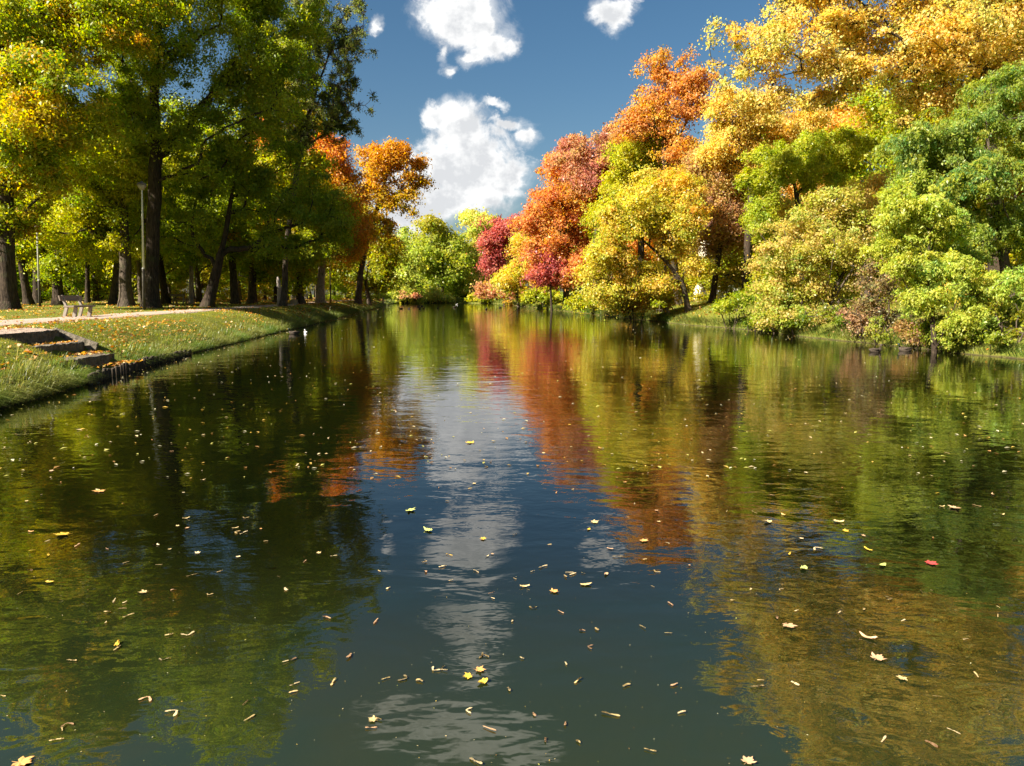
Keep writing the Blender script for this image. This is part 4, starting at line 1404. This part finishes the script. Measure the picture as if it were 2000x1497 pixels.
# ------------------------------------------------------------------ stone steps and timber edging
st = empty('stone_steps', (-12.4, 19.9, 0.2))
tag(st, 'three mossy concrete steps cut into the grassy bank down to the water', 'steps')
off = Vector(st.location)


def rel(mb, name, material, root):
    o = mb.build(name, material)
    o.parent = root
    o.location = -Vector(root.location)
    return o


for k, (x, z, y0, y1, dep) in enumerate(((-13.6, 1.15, 18.55, 21.3, 0.75), (-12.82, 0.80, 18.5, 21.25, 0.85), (-11.72, 0.48, 18.45, 20.9, 1.05))):
    m = MB()
    m.box((x - dep / 2, (y0 + y1) / 2, z - 0.30), (dep, y1 - y0, 0.60), bev=0.018, rz=0.03 * (k - 1))
    # chipped nosing: push the edge about a little
    rr = random.Random(k)
    es = [e for e in m.bm.edges if e.calc_length() > 1.0]
    bmesh.ops.subdivide_edges(m.bm, edges=es, cuts=22)
    for v in m.bm.verts:
        v.co += Vector((rr.gauss(0, 0.016), rr.gauss(0, 0.006), rr.gauss(0, 0.014)))
    rel(m, 'step', M_STONE, st)
for y in (21.42,):
    m = MB()
    a, b = Vector((-13.8, y, 1.20)), Vector((-12.5, y - 0.06, 0.74))
    d = b - a
    m.box((a + b) / 2 - Vector((0, 0, 0.12)), (d.length, 0.09, 0.30), rz=math.atan2(d.y, d.x), ry=math.atan2(-d.z, math.hypot(d.x, d.y)), bev=0.02)
    rel(m, 'side_kerb', M_STONE, st)

pal_root = MB()
rr = random.Random(9)
for i in LEFT_I:
    y = outline[i, 1]
    if 17.2 < y < 26.5:
        a, b = outline[i], outline[(i + 1) % NO]
        for f in (0.0, 0.5):
            q = a + (b - a) * f - nrm[i] * 0.05
            r_ = 0.055 + rr.uniform(-0.01, 0.012)
            top = 0.27 + rr.uniform(-0.05, 0.03) - max(0, (y - 23) * 0.03)
            tx_, ty_ = rr.gauss(0, 0.01), rr.gauss(0, 0.01)
            pal_root.tube([(q[0], q[1], -0.4), (q[0] + tx_, q[1] + ty_, top - 0.015), (q[0] + tx_, q[1] + ty_, top)], [r_, r_, r_ * 0.8], 8)
pe = tag(pal_root.build('timber_edging', M_LOG), 'dark wet row of upright log edging along the water below the steps', 'edging')


# ------------------------------------------------------------------ benches
def make_bench(loc, rz):
    root = empty('park_bench', loc, rz)
    L = 1.75

    def plank(name, c, s, ry=0):
        m = MB()
        m.box(c, s, ry=ry, bev=0.012)
        o = m.build(name, M_WOODGREY, root)
        return o
    plank('seat', (0.02, 0, 0.46), (0.42, L, 0.07))
    plank('backrest', (-0.33, 0, 0.80), (0.05, L, 0.22), ry=R(-12))
    for s in (-1, 1):
        m = MB()
        y = s * (L / 2 - 0.28)
        for a, b, w in (((-0.20, 0.42), (-0.36, 0.90), 0.09), ((-0.20, 0.42), (-0.34, -0.03), 0.12)):
            d = Vector((b[0] - a[0], 0, b[1] - a[1]))
            m.box(((a[0] + b[0]) / 2, y, (a[1] + b[1]) / 2), (w, 0.10, d.length + 0.04), ry=math.atan2(d.x, d.z), bev=0.012)
        m.build('rear_support', M_CONCPALE, root)
        m = MB()
        a, b = (0.16, 0.42), (0.06, -0.03)
        d = Vector((b[0] - a[0], 0, b[1] - a[1]))
        m.box(((a[0] + b[0]) / 2, y, (a[1] + b[1]) / 2), (0.13, 0.11, d.length + 0.02), ry=math.atan2(d.x, d.z), bev=0.015)
        m.build('leg', M_CONCPALE, root)
    return root


def on_ground(px, D):
    x = (px - CX) / FPX * D
    return Vector((x, D, gz(x, D)))


bx0 = on_ground(160, 30.2)
tag(make_bench((bx0.x, bx0.y, bx0.z), R(4)), 'grey wooden park bench with concrete legs beside the path near the steps', 'bench')
bx1 = on_ground(357, 68)
b2 = make_bench((bx1.x, bx1.y, bx1.z), R(70))
tag(b2, 'small distant grey bench in the wood beyond the leaning tree', 'bench')


# ------------------------------------------------------------------ lamps
def make_lamp(loc, H, rb=0.07):
    root = empty('street_lamp', loc)
    m = MB()
    m.tube([(0, 0, -0.1), (0, 0, H * 0.32), (0, 0, H * 0.33)], [rb * 1.25, rb * 1.15, rb], 12)
    m.box((rb * 1.22, 0, 0.9), (0.02, 0.09, 0.34), bev=0.005)
    m.build('pole_base', M_POLEDARK, root)
    m = MB()
    m.tube([(0, 0, H * 0.33), (0, 0, H * 0.935), (0, 0, H * 0.945)], [rb * 0.98, rb * 0.62, rb * 0.6], 12)
    m.lathe([(rb * 1.2, H * 0.33 - 0.02), (rb * 1.2, H * 0.33 + 0.03)], 12)
    m.build('pole', M_POLE, root)
    m = MB()
    s = H / 8.0 * 0.85
    z = H * 0.94
    m.lathe([(0.07 * s, z), (0.15 * s, z + 0.03 * s), (0.25 * s, z + 0.20 * s), (0.32 * s, z + 0.36 * s)], 16)
    g = m.build('lantern_glass', M_LAMPGLASS, root)
    m = MB()
    m.lathe([(0.35 * s, z + 0.345 * s), (0.36 * s, z + 0.38 * s), (0.24 * s, z + 0.50 * s), (0.07 * s, z + 0.57 * s), (0.05 * s, z + 0.62 * s), (0.012 * s, z + 0.64 * s)], 16)
    m.build('hood', M_LAMPTOP, g)
    return root


def lamp(px, D, H, label):
    p = on_ground(px, D)
    o = make_lamp(p, H)
    o.rotation_euler = (0, R(2.6) if px < 400 else R(0.6), 0)          # the old posts lean a little
    return tag(o, label, 'street lamp', 'street lamps in the park')


lamp(285, 44, 7.7, 'tall grey lamp post with hooded lantern in front of the tallest green tree')
lamp(83, 50, 5.6, 'shorter lamp post in the shade between the edge trunk and the bench')
lamp(648, 88, 7.0, 'pale lamp post beside the pinkish sunlit maple trunk')
lamp(504, 92, 6.5, 'thin far lamp post among the row of grey trunks')
lamp(590, 118, 5.0, 'thin dark lamp post in front of the distant pale stairs')

# ------------------------------------------------------------------ bollard, stump, broken trunk, distant stairs
p = on_ground(750, 138)
m = MB()
m.tube([(0, 0, -0.1), (0, 0, 1.30), (0, 0, 1.36)], [0.20, 0.18, 0.16], 12)
m.lathe([(0.24, 1.36), (0.25, 1.50), (0.20, 1.58), (0.05, 1.62)], 12)
o = tag(m.build('bollard', M_CONCPALE), 'pale stone bollard at the end of the bank path', 'bollard')
o.location = p

p = on_ground(578, 72)
m = MB()
m.lathe([(0.52, -0.1), (0.44, 0.10), (0.38, 0.30), (0.37, 0.46), (0.30, 0.50), (0.05, 0.49)], 14)
rr = random.Random(4)
for v in m.bm.verts:
    v.co += Vector((rr.gauss(0, .03), rr.gauss(0, .03), rr.gauss(0, .02)))
o = tag(m.build('tree_stump', M_CONCPALE), 'low grey tree stump in the leaf strewn grass by the path', 'tree stump')
o.location = p

p = on_ground(550, 64)
m = MB()
m.tube([(0, 0, -0.1), (0.0, 0, 0.3), (-0.02, 0, 1.4), (-0.08, 0, 2.2), (-0.14, 0, 2.55)], [0.34, 0.24, 0.20, 0.15, 0.05], 12)
for v in m.bm.verts:
    v.co += Vector((rr.gauss(0, .014), rr.gauss(0, .014), rr.gauss(0, .03)))
o = tag(m.build('broken_trunk', M_CONCPALE), 'pale bare broken trunk stub standing at the edge of the path', 'tree stump')
o.location = p

p = on_ground(587, 128)
root = tag(empty('garden_stairs', p, R(10)), 'small flight of pale stairs with a railing far off between the trunks', 'stairs')
for k in range(6):
    m = MB()
    m.box((0, k * 0.32, 0.11 + k * 0.16), (2.2, 0.34, 0.22 + 0.32 * k if k == 0 else 0.22), bev=0.01)
    m.build('step', M_CONCPALE, root)
for s in (-1, 1):
    m = MB()
    m.box((s * 1.25, 0.9, 0.45), (0.28, 2.3, 1.1), bev=0.02)
    m.build('side_wall', M_CONCPALE, root)
    m = MB()
    for k in range(4):
        m.tube([(s * 1.25, k * 0.65, 0.98), (s * 1.25, k * 0.65, 1.95 + 0.14 * k)], 0.03, 6)
    m.tube([(s * 1.25, 0, 1.95), (s * 1.25, 1.95, 2.37)], 0.035, 6)
    m.build('railing', M_FENCE, root)


# ------------------------------------------------------------------ house behind the right bank
def make_house(x0, x1, y, name, label, hw=6.2, pl=1.4, depth=9):
    z = gz(x0, y) - 0.1
    root = tag(empty(name, ((x0 + x1) / 2, y + depth / 2, z)), label, 'house')
    W = x1 - x0
    m = MB()
    m.box((0, 0, (hw + pl) / 2 + pl / 2), (W, depth, hw - 0.0))
    m.build('wall', M_WALL, root)
    m = MB()
    m.box((0, 0, pl / 2), (W + 0.16, depth + 0.16, pl), bev=0.02)
    m.box((0, -depth / 2 - 0.06, pl + 0.05), (W + 0.2, 0.14, 0.10))
    m.build('plinth', M_PLINTH, root)
    m = MB()
    zt = pl + hw - pl / 2 + 0.62
    e = 0.6
    hh = 3.0
    v = [m.bm.verts.new(q) for q in ((-W / 2 - e, -depth / 2 - e, zt), (W / 2 + e, -depth / 2 - e, zt), (W / 2 + e, depth / 2 + e, zt), (-W / 2 - e, depth / 2 + e, zt),
                                     (-W / 2 + 3, 0, zt + hh), (W / 2 - 3, 0, zt + hh))]
    for f in ((0, 1, 5, 4), (1, 2, 5), (2, 3, 4, 5), (3, 0, 4), (3, 2, 1, 0)):
        m.bm.faces.new([v[i] for i in f])
    m.build('roof', M_ROOF, root)
    n = int(W / 3.0)
    for k in range(n):
        xx = -W / 2 + (k + 0.5) * W / n
        for zz in (pl + 1.7, pl + 4.3):
            m = MB()
            m.box((xx, -depth / 2 - 0.02, zz), (1.15, 0.06, 1.6))
            wn = m.build('window', M_PANE, root)
            m = MB()
            for a, b in (((-0.6, 0), (0.09, 1.75)), ((0.6, 0), (0.09, 1.75)), ((0, 0.85), (1.29, 0.09)), ((0, -0.85), (1.29, 0.09)), ((0, 0), (0.06, 1.6)), ((0, 0.25), (1.1, 0.06))):
                m.box((xx + a[0], -depth / 2 - 0.07, zz + a[1]), (b[0], 0.07, b[1]))
            m.build('frame', M_PLINTH, wn)
    m = MB()
    m.tube([(-W / 2 + 1.35, -depth / 2 - 0.12, 0.1), (-W / 2 + 1.35, -depth / 2 - 0.12, zt)], 0.11, 10)
    m.build('drainpipe', M_PIPE, root)
    return root


make_house(21.2, 46, 74, 'villa', 'cream rendered house with white plinth half hidden behind the right bank trees')
make_house(15.5, 22, 152, 'lodge', 'low pale building with dark windows seen under the orange maple', 3.0, 0.6, 6)


# ------------------------------------------------------------------ ducks
def make_duck(px, py, head_m, label, white=False, yaw=None, s=1.0, group=None):
    p = on_plane(px, py)
    root = empty('swan' if white == 2 else 'duck', (p[0], p[1], 0), yaw if yaw is not None else random.Random(px).uniform(0, 6.28))
    root.scale = (s, s, s)
    tag(root, label, 'duck', group)
    spine = [(-0.30, 0.115, 0.006), (-0.26, 0.10, 0.035), (-0.20, 0.075, 0.075), (-0.10, 0.05, 0.108), (0.02, 0.04, 0.118), (0.12, 0.055, 0.100), (0.175, 0.10, 0.068), (0.195, 0.155, 0.045), (0.205, 0.20, 0.040),
             (0.215, 0.245, 0.050), (0.235, 0.265, 0.052), (0.265, 0.262, 0.038), (0.285, 0.256, 0.015)]
    m = MB()
    m.tube([(x, 0, z) for x, z, r in spine[:8]], [r for x, z, r in spine[:8]], 14)
    for v in m.bm.verts:
        if v.co.z > 0.06 and v.co.x < 0.1:
            v.co.y *= 0.92
        v.co.z = max(v.co.z, -0.05)
    m.build('body', M_DUCKWHITE if white else M_DUCKBROWN, root)
    m = MB()
    m.tube([(x, 0, z) for x, z, r in spine[7:]], [r for x, z, r in spine[7:]], 12)
    hd = m.build('head', M_DUCKWHITE if white else head_m, root)
    m = MB()
    m.tube([(0.278, 0, 0.254), (0.31, 0, 0.248), (0.335, 0, 0.245)], [0.016, 0.018, 0.006], 8)
    m.build('bill', M_BILL, hd)
    for sd in (-1, 1):
        m = MB()
        m.tube([(0.09, sd * 0.088, 0.085), (0.0, sd * 0.108, 0.105), (-0.12, sd * 0.085, 0.115), (-0.25, sd * 0.03, 0.125)], [0.012, 0.04, 0.034, 0.006], 8)
        m.build('wing', M_DUCKWHITE if white else M_DUCKBROWN, root)
    return root


make_duck(1710, 688, M_DUCKBROWN, 'brown duck swimming in an orange reflection near the right bank', yaw=R(10))
make_duck(1767, 686, M_DUCKHEAD, 'dark duck at the waterline beneath the overhanging branches', yaw=R(170))
make_duck(574, 653, M_DUCKHEAD, 'dark headed drake swimming close to the left bank', yaw=R(200), s=1.15)
make_duck(597, 651, M_DUCKHEAD, 'white duck floating beside the dark headed drake', True, yaw=R(120), s=0.72)
DG = 'ducks far out on the pond'
for k, (px, py) in enumerate(((783, 604), (799, 604), (817, 600), (824, 599), (820, 604.5), (828, 604), (855, 603), (888, 601), (950, 605), (977, 602))):
    make_duck(px, py, M_DUCKHEAD, 'tiny dark duck resting far out on the pond before the far shore' if px < 900 else ('plump dark duck alone in the pink reflection far out' if px < 960 else
              'dark duck far out near the right bank, beyond the plump one'), s=1.25, group=DG if px < 900 else None)
make_duck(892, 595.5, M_DUCKHEAD, 'white bird resting on the water at the far shore', True, s=0.9, yaw=R(30))


# ------------------------------------------------------------------ leaves and seeds afloat
def maple_outline():
    pts = []
    tipsa = [(-152, 0.46), (-118, 0.66), (-96, 0.46), (-72, 0.74), (-58, 0.94), (-40, 0.52), (-24, 0.78), (-12, 0.66), (0, 1.0), (12, 0.66), (26, 0.74), (42, 0.50), (60, 0.90), (75, 0.72), (97, 0.44), (112, 0.64), (150, 0.46), (180, 0.14)]
    for a, r in tipsa:
        pts.append((r * math.sin(R(a)), r * math.cos(R(a))))
    return pts


def flat_mesh(name, pts, material, curl, seed, stalk=0.0):
    rr = random.Random(seed)
    bm = bmesh.new()
    cv = bm.verts.new((0, 0, 0.012))
    vs = [bm.verts.new((x, y, 0.010 + curl * (x * x + y * y) * rr.uniform(0.5, 1.5))) for x, y in pts]
    for i in range(len(vs)):
        bm.faces.new((cv, vs[i], vs[(i + 1) % len(vs)]))
    if stalk:
        a, b, c, d = [bm.verts.new(q) for q in ((-0.025, -0.1, 0.01), (0.025, -0.1, 0.01), (0.06, -0.1 - stalk, 0.03), (0.03, -0.1 - stalk, 0.03))]
        bm.faces.new((a, b, c, d))
    bmesh.ops.recalc_face_normals(bm, faces=bm.faces)
    g = bmesh.ops.solidify(bm, geom=bm.faces[:], thickness=-0.012)
    for f in bm.faces:
        f.smooth = False
    me = bpy.data.meshes.new(name)
    bm.to_mesh(me)
    bm.free()
    me.materials.append(material)
    return me


def oval(w, n=14, sx=0.0):
    return [(w * math.sin(2 * math.pi * k / n) * (1 + 0.2 * math.cos(2 * math.pi * k / n)) + sx * math.cos(4 * math.pi * k / n), -math.cos(2 * math.pi * k / n)) for k in range(n)]


def ragged(pts, seed, amt):
    rr = random.Random(seed)
    out = []
    for i, (x, y) in enumerate(pts):
        k = 1 + rr.gauss(0, amt)
        out.append((x * k, y * k))
        x2, y2 = pts[(i + 1) % len(pts)]
        k2 = 1 + rr.gauss(-0.06, amt)
        out.append(((x + x2) / 2 * k2, (y + y2) / 2 * k2))
    return out


def key_mesh(name, material, var):
    """dry winged seed: single, paired or bent, with a swollen nut and a curled papery wing"""
    rr = random.Random(40 + var)
    bm = bmesh.new()

    def one(an, x0, y0, Lw, wd, bend, curl):
        n = 9
        top, bot = [], []
        for i in range(n):
            t = i / (n - 1)
            w = wd * (0.55 + 0.25 * math.exp(-((t - 0.12) / 0.1) ** 2) if t < 0.3 else 0.55 + 0.5 * math.sin((t - 0.3) / 0.7 * math.pi * 0.86)) * (0.35 if i in (0, n - 1) else 1) * (1 + rr.gauss(0, 0.07))
            a = an + bend * t
            cx, cy = x0 + Lw * t * math.cos(an + bend * t * 0.5), y0 + Lw * t * math.sin(an + bend * t * 0.5)
            z = 0.06 + 0.2 * curl * math.sin(t * 3.1) * (0.6 + 0.4 * rr.random())
            px_, py_ = -math.sin(a) * w, math.cos(a) * w
            top.append(bm.verts.new((cx + px_, cy + py_, z + curl * 0.12)))
            bot.append(bm.verts.new((cx - px_ * 0.7, cy - py_ * 0.7, z)))
        for i in range(n - 1):
            bm.faces.new((top[i], top[i + 1], bot[i + 1], bot[i]))
    if var == 0:
        one(0, -1, 0, 2.0, 0.24, 0.35, 0.16)
    elif var == 1:
        one(0.5, 0, 0, 1.6, 0.26, 0.4, 0.2)
        one(2.4, 0, 0, 1.7, 0.24, -0.5, 0.1)
    elif var == 2:
        one(0, -0.9, 0, 1.8, 0.30, -0.6, 0.3)
    elif var == 3:
        one(0.2, -0.1, 0, 1.5, 0.25, 0.3, 0.25)
        one(3.5, 0.1, 0, 1.4, 0.25, 0.3, 0.12)
    elif var == 4:
        one(0, -0.8, 0, 1.5, 0.33, 0.9, 0.35)
        one(1.4, 0.2, 0.1, 0.8, 0.16, 0.2, 0.1)
    else:
        one(0, -1.1, 0, 2.2, 0.17, 0.2, 0.08)
    bmesh.ops.solidify(bm, geom=bm.faces[:], thickness=-0.05)
    bmesh.ops.recalc_face_normals(bm, faces=bm.faces)
    me = bpy.data.meshes.new(name)
    bm.to_mesh(me)
    bm.free()
    me.materials.append(material)
    return me


def float_mat(name, c1, c2):
    return simple_material(name, tuple(v * 0.92 for v in c1), tuple(v * 0.92 for v in c2), 9.0, 0.55, 0.0, 5, (1, 1, 1), 0.4)


FM = {'yellow': float_mat('yellow_leaf', (0.58, 0.36, 0.03), (0.66, 0.44, 0.06)), 'orange': float_mat('orange_leaf', (0.58, 0.28, 0.06), (0.66, 0.36, 0.14)),
      'pale': float_mat('pale_leaf', (0.52, 0.37, 0.15), (0.62, 0.46, 0.21)), 'pink': float_mat('pinkish_leaf', (0.48, 0.28, 0.14), (0.58, 0.36, 0.20)),
      'red': float_mat('red_leaf', (0.45, 0.04, 0.05), (0.55, 0.08, 0.06)), 'green': float_mat('greenish_leaf', (0.42, 0.46, 0.10), (0.52, 0.54, 0.16)), 'seed': float_mat('dry_seed', (0.60, 0.45, 0.22), (0.72, 0.58, 0.34)),
      'dark': float_mat('wet_brown_leaf', (0.16, 0.09, 0.04), (0.26, 0.15, 0.06))}
fm_cache = {}


def float_mesh(shape, colour, var=0):
    key = (shape, colour, var)
    if key not in fm_cache:
        if shape == 'maple':
            me = flat_mesh('maple_leaf', maple_outline(), FM[colour], 0.10 + 0.06 * var, 5 + var, 0.6)
        elif shape == 'oval':
            me = flat_mesh('oval_leaf', ragged(oval(0.46 + 0.06 * var), 3 + var, 0.10), FM[colour], 0.16 + 0.1 * var, 3 + var, 0.3)
        elif shape == 'long':
            me = flat_mesh('narrow_leaf', ragged(oval(0.26 + 0.04 * var, 12, 0.09), 7 + var, 0.09), FM[colour], 0.14 + 0.1 * var, 7 + var, 0.3)
        else:
            me = key_mesh('winged_seed', FM[colour], var)
        fm_cache[key] = me
    return fm_cache[key]


fr = random.Random(2024)


def afloat(px, py, shape, colour, size, label, group=None, rz=None, var=None):
    p = on_plane(px, py)
    nm = {'maple': 'maple_leaf', 'oval': 'round_leaf', 'long': 'narrow_leaf', 'seed': 'winged_seed'}[shape]
    o = bpy.data.objects.new(nm, float_mesh(shape, colour, fr.randrange(6 if shape == 'seed' else 3) if var is None else var))
    C.objects.link(o)
    o.location = (p[0], p[1], 0.006)
    s = size * fr.uniform(0.75, 1.2)
    o.scale = (s, s, s)
    o.rotation_euler = (fr.gauss(0, 0.05), fr.gauss(0, 0.05), fr.uniform(0, 6.28) if rz is None else rz)
    tag(o, label, 'seed' if shape == 'seed' else 'leaf', group)
    return o


ML = 0.052
for px, py, sh, co, sz, lab in (
        (40, 1492, 'maple', 'orange', 0.075, 'orange maple leaf cut off by the bottom corner of the picture'),
        (935, 1310, 'maple', 'orange', ML * .8, 'spiky orange maple leaf in the cluster near the picture bottom'),
        (916, 1322, 'maple', 'yellow', ML * .8, 'yellow maple leaf with long stalk in the cluster near the bottom'),
        (944, 1334, 'oval', 'yellow', ML * .75, 'bright yellow curled leaf lowest of the small cluster'),
        (1081, 1157, 'maple', 'orange', ML * .85, 'orange maple leaf with raised stalk on the dark blue water'),
        (1145, 1143, 'oval', 'pale', ML * .9, 'pale folded leaf just above the lone orange maple leaf'),
        (1025, 1147, 'long', 'pale', ML * .8, 'narrow pale leaf with dark middle beside the orange maple leaf'),
        (1184, 1123, 'oval', 'pink', ML * .6, 'pale pinkish leaf touching a yellow scrap in the white cloud reflection'),
        (229, 1261, 'long', 'yellow', ML, 'yellow pointed leaf lying across two seeds on the brown water'),
        (1540, 1223, 'maple', 'pink', ML * 1.1, 'pinkish maple leaf on the golden reflection'),
        (1713, 1288, 'maple', 'pink', ML * 1.05, 'brownish pink maple leaf with stalk below the narrow pink one'),
        (1695, 1247, 'long', 'pink', ML, 'narrow pink leaf floating slantwise on the golden reflection'),
        (1762, 1326, 'maple', 'pale', ML * .8, 'whitish ragged leaf with a green edge on the green water'),
        (1460, 1490, 'maple', 'pink', ML, 'crumpled pink maple leaf at the bottom edge of the picture'),
        (730, 1408, 'maple', 'pale', ML * .6, 'cream coloured ragged leaf beside a seed near the bottom'),
        (1570, 1112, 'oval', 'green', ML * 1.1, 'round greenish leaf on the green reflection'),
        (1817, 1102, 'maple', 'red', ML * 1.2, 'single bright red leaf on the green reflection'),
        (1724, 1105, 'oval', 'green', ML * .9, 'small pale green oval leaf next to the red one'),
        (1866, 993, 'maple', 'pink', ML * 1.3, 'pinkish maple leaf on the dark green reflection below the acacia'),
        (195, 960, 'maple', 'orange', ML * 1.7, 'orange maple leaf on the yellow reflection near the left bank'),
        (126, 1045, 'maple', 'yellow', ML * 1.6, 'yellow maple leaf half sunk near the left picture edge'),
        (800, 998, 'maple', 'green', ML * 1.25, 'greenish maple leaf on the blue water below the big cloud reflection'),
        (836, 1037, 'oval', 'green', ML * .9, 'pale green leaf between the two cloud reflections'),
        (1256, 1057, 'maple', 'orange', ML * 1.1, 'orange brown leaf at the tip of the orange reflection'),
        (1160, 1021, 'maple', 'pale', ML * .9, 'pale three pointed leaf on the blue water'),
        (1150, 1035, 'oval', 'yellow', ML * .7, 'small yellow leaf under the pale three pointed one'),
        (920, 866, 'maple', 'yellow', ML * 1.6, 'yellow leaf in the middle of the bright cloud reflection'),
        (1695, 1074, 'long', 'yellow', ML, 'yellow narrow leaf on the green reflection above the round leaf'),
        (98, 1138, 'oval', 'yellow', ML * .9, 'yellow leaf with its stalk on the black water at the left'),
        (282, 1158, 'maple', 'pale', ML * 1.0, 'whitish spread leaf on the black water'),
        (1500, 1021, 'oval', 'pale', ML, 'large whitish leaf on the golden reflection'),
        (1637, 1020, 'oval', 'pale', ML * .9, 'whitish leaf farther along the golden reflection')):
    afloat(px, py, sh, co, sz, lab)
SEEDS = [(753, 1327), (795, 1327), (822, 1330), (862, 1310), (846, 1312), (650, 1334), (575, 1338), (572, 1353), (725, 1424), (738, 1405), (955, 1426), (929, 1490), (1064, 1448), (1132, 1450), (1105, 1416), (1041, 1398),
         (1193, 1398), (910, 1390), (995, 1348), (1128, 1331), (1106, 1298), (1018, 1288), (944, 1281), (943, 1279), (1002, 1215), (1040, 1190), (1095, 1197), (1138, 1232), (1163, 1231), (1148, 1265), (1305, 1238),
         (1256, 1226), (1310, 1181), (1222, 1340), (1318, 1340), (1330, 1393), (1270, 1468), (1480, 1343), (1550, 1338), (1485, 1330), (1830, 1362), (1820, 1455), (1862, 1430), (1727, 1447), (1908, 1320), (1885, 1250),
         (1640, 1198), (1555, 1194), (1520, 1208), (1765, 1214), (1690, 1192), (1742, 1171), (1820, 1156), (1800, 1157), (1950, 1187), (1948, 1204), (1468, 1153), (1522, 1152), (1430, 1173), (1345, 1105), (110, 1447),
         (130, 1415), (122, 1425), (345, 1390), (290, 1363), (317, 1292), (488, 1405), (480, 1375), (140, 1292), (230, 1268), (368, 1243), (330, 1243), (208, 1217), (250, 1204), (222, 1175), (240, 1190), (246, 1100), (310, 1105), (375, 1125),
         (407, 1164), (340, 1153), (245, 1178), (207, 1198), (430, 1118), (530, 1112), (545, 1128), (740, 1117), (757, 1150), (733, 1215), (684, 1283), (575, 1290), (558, 1294), (555, 1153), (640, 1207), (595, 1098), (520, 1058),
         (830, 1100), (863, 1108), (834, 1118), (880, 1135), (930, 1117), (1040, 1117), (1060, 1108), (1105, 1127), (1112, 1120), (1120, 1123), (1140, 1121), (1005, 1132), (960, 1160), (963, 1170), (1006, 1045), (1073, 1065), (1240, 985),
         (1280, 1119), (1275, 1147), (1060, 947), (1120, 957), (1420, 1000), (1440, 1085), (1350, 1085), (5, 1362), (60, 1115), (0, 1045), (40, 1160), (90, 1138)]
SL = {0: 'pale winged seed floating singly on the brown water at the lower left', 1: 'pale winged seed floating singly on the dark blue and black water in the middle',
      2: 'pale winged seed floating singly on the green and golden water at the lower right', 3: 'small pale leaf adrift on the middle water in the tree reflections', 4: 'small pale leaf adrift close to the left bank'}
SG = {0: 'seeds on the brown water', 1: 'seeds on the dark blue water', 2: 'seeds on the green and golden water', 3: 'small leaves adrift on the middle water', 4: 'small leaves adrift by the left bank'}
for px, py in SEEDS:
    k = 0 if px < 600 else (1 if px < 1330 else 2)
    afloat(px, py, 'seed', fr.choice(('seed', 'pale', 'seed', 'pale', 'pink')), fr.uniform(0.022, 0.034), SL[k], SG[k])
n_made = 0
while n_made < 135:
    py = 700 + 400 * fr.random() ** 0.9
    px = fr.uniform(0, 2000)
    p = on_plane(px, py)
    if px < 560 and p[0] < -10 and p[1] > 10:
        k = 4
    else:
        k = 3
    if bvh.ray_cast(Vector((p[0], p[1], 50)), Vector((0, 0, -1)))[0] is not None:
        continue
    afloat(px, py, fr.choice(('seed', 'long', 'maple', 'seed')), fr.choice(('seed', 'pale', 'yellow', 'pink', 'orange', 'pale')), fr.uniform(0.022, 0.038) * max(1, p[1] / 18), SL[k], SG[k])
    n_made += 1


def make_specks():
    """the countless far and tiny scraps on the water"""
    rng = np.random.default_rng(17)
    P_ = []
    while len(P_) < 1700:
        r_ = rng.uniform()
        py = 606 + 330 * rng.uniform() ** 1.6
        px = rng.uniform(0, 2000)
        if r_ < 0.35:       # drift line under the left bank
            i = int(rng.choice(LEFT_I))
            q = outline[i] - nrm[i] * (0.05 + rng.exponential(0.5))
        elif r_ < 0.5:
            i = int(rng.choice(RIGHT_I))
            q = outline[i] - nrm[i] * (0.05 + rng.exponential(0.9))
        else:
            q = on_plane(px, py)[:2]
        if q[1] < 6 or q[1] > 150:
            continue
        if bvh.ray_cast(Vector((q[0], q[1], 50)), Vector((0, 0, -1)))[0] is not None and r_ >= 0.5:
            continue
        P_.append((q[0], q[1], 0.012))
    # dust specks close by
    for _ in range(260):
        q = on_plane(rng.uniform(0, 2000), rng.uniform(1080, 1497))
        P_.append((q[0], q[1], 0.006))
    p = np.array(P_)
    n = len(p)
    L = np.where(np.arange(n) < n - 260, rng.uniform(0.035, 0.08, n) * np.maximum(1, p[:, 1] / 30), rng.uniform(0.004, 0.010, n))
    c = np.array([(0.62, 0.48, 0.24), (0.55, 0.36, 0.08), (0.62, 0.56, 0.34), (0.30, 0.16, 0.05), (0.45, 0.42, 0.10)])[rng.integers(0, 5, n)] * rng.uniform(0.7, 1.15, (n, 1))
    nb = np.tile(np.array((0, 0, 14.0)), (n, 1))
    v, f, cc = leaf_quads(rng, p, nb, L[:, None], 0.5, c, 0.1, 0.0)
    v[:, 2] = np.maximum(v[:, 2], 0.003)
    me = np_mesh('floating_scraps', v, f, 4, col=np.clip(cc, 0, 0.8))
    tag(link_mesh('floating_scraps', me, None, M_LITTER), 'countless tiny scraps of leaf drifting on the pond', 'leaf scraps', None, 'stuff')


make_specks()
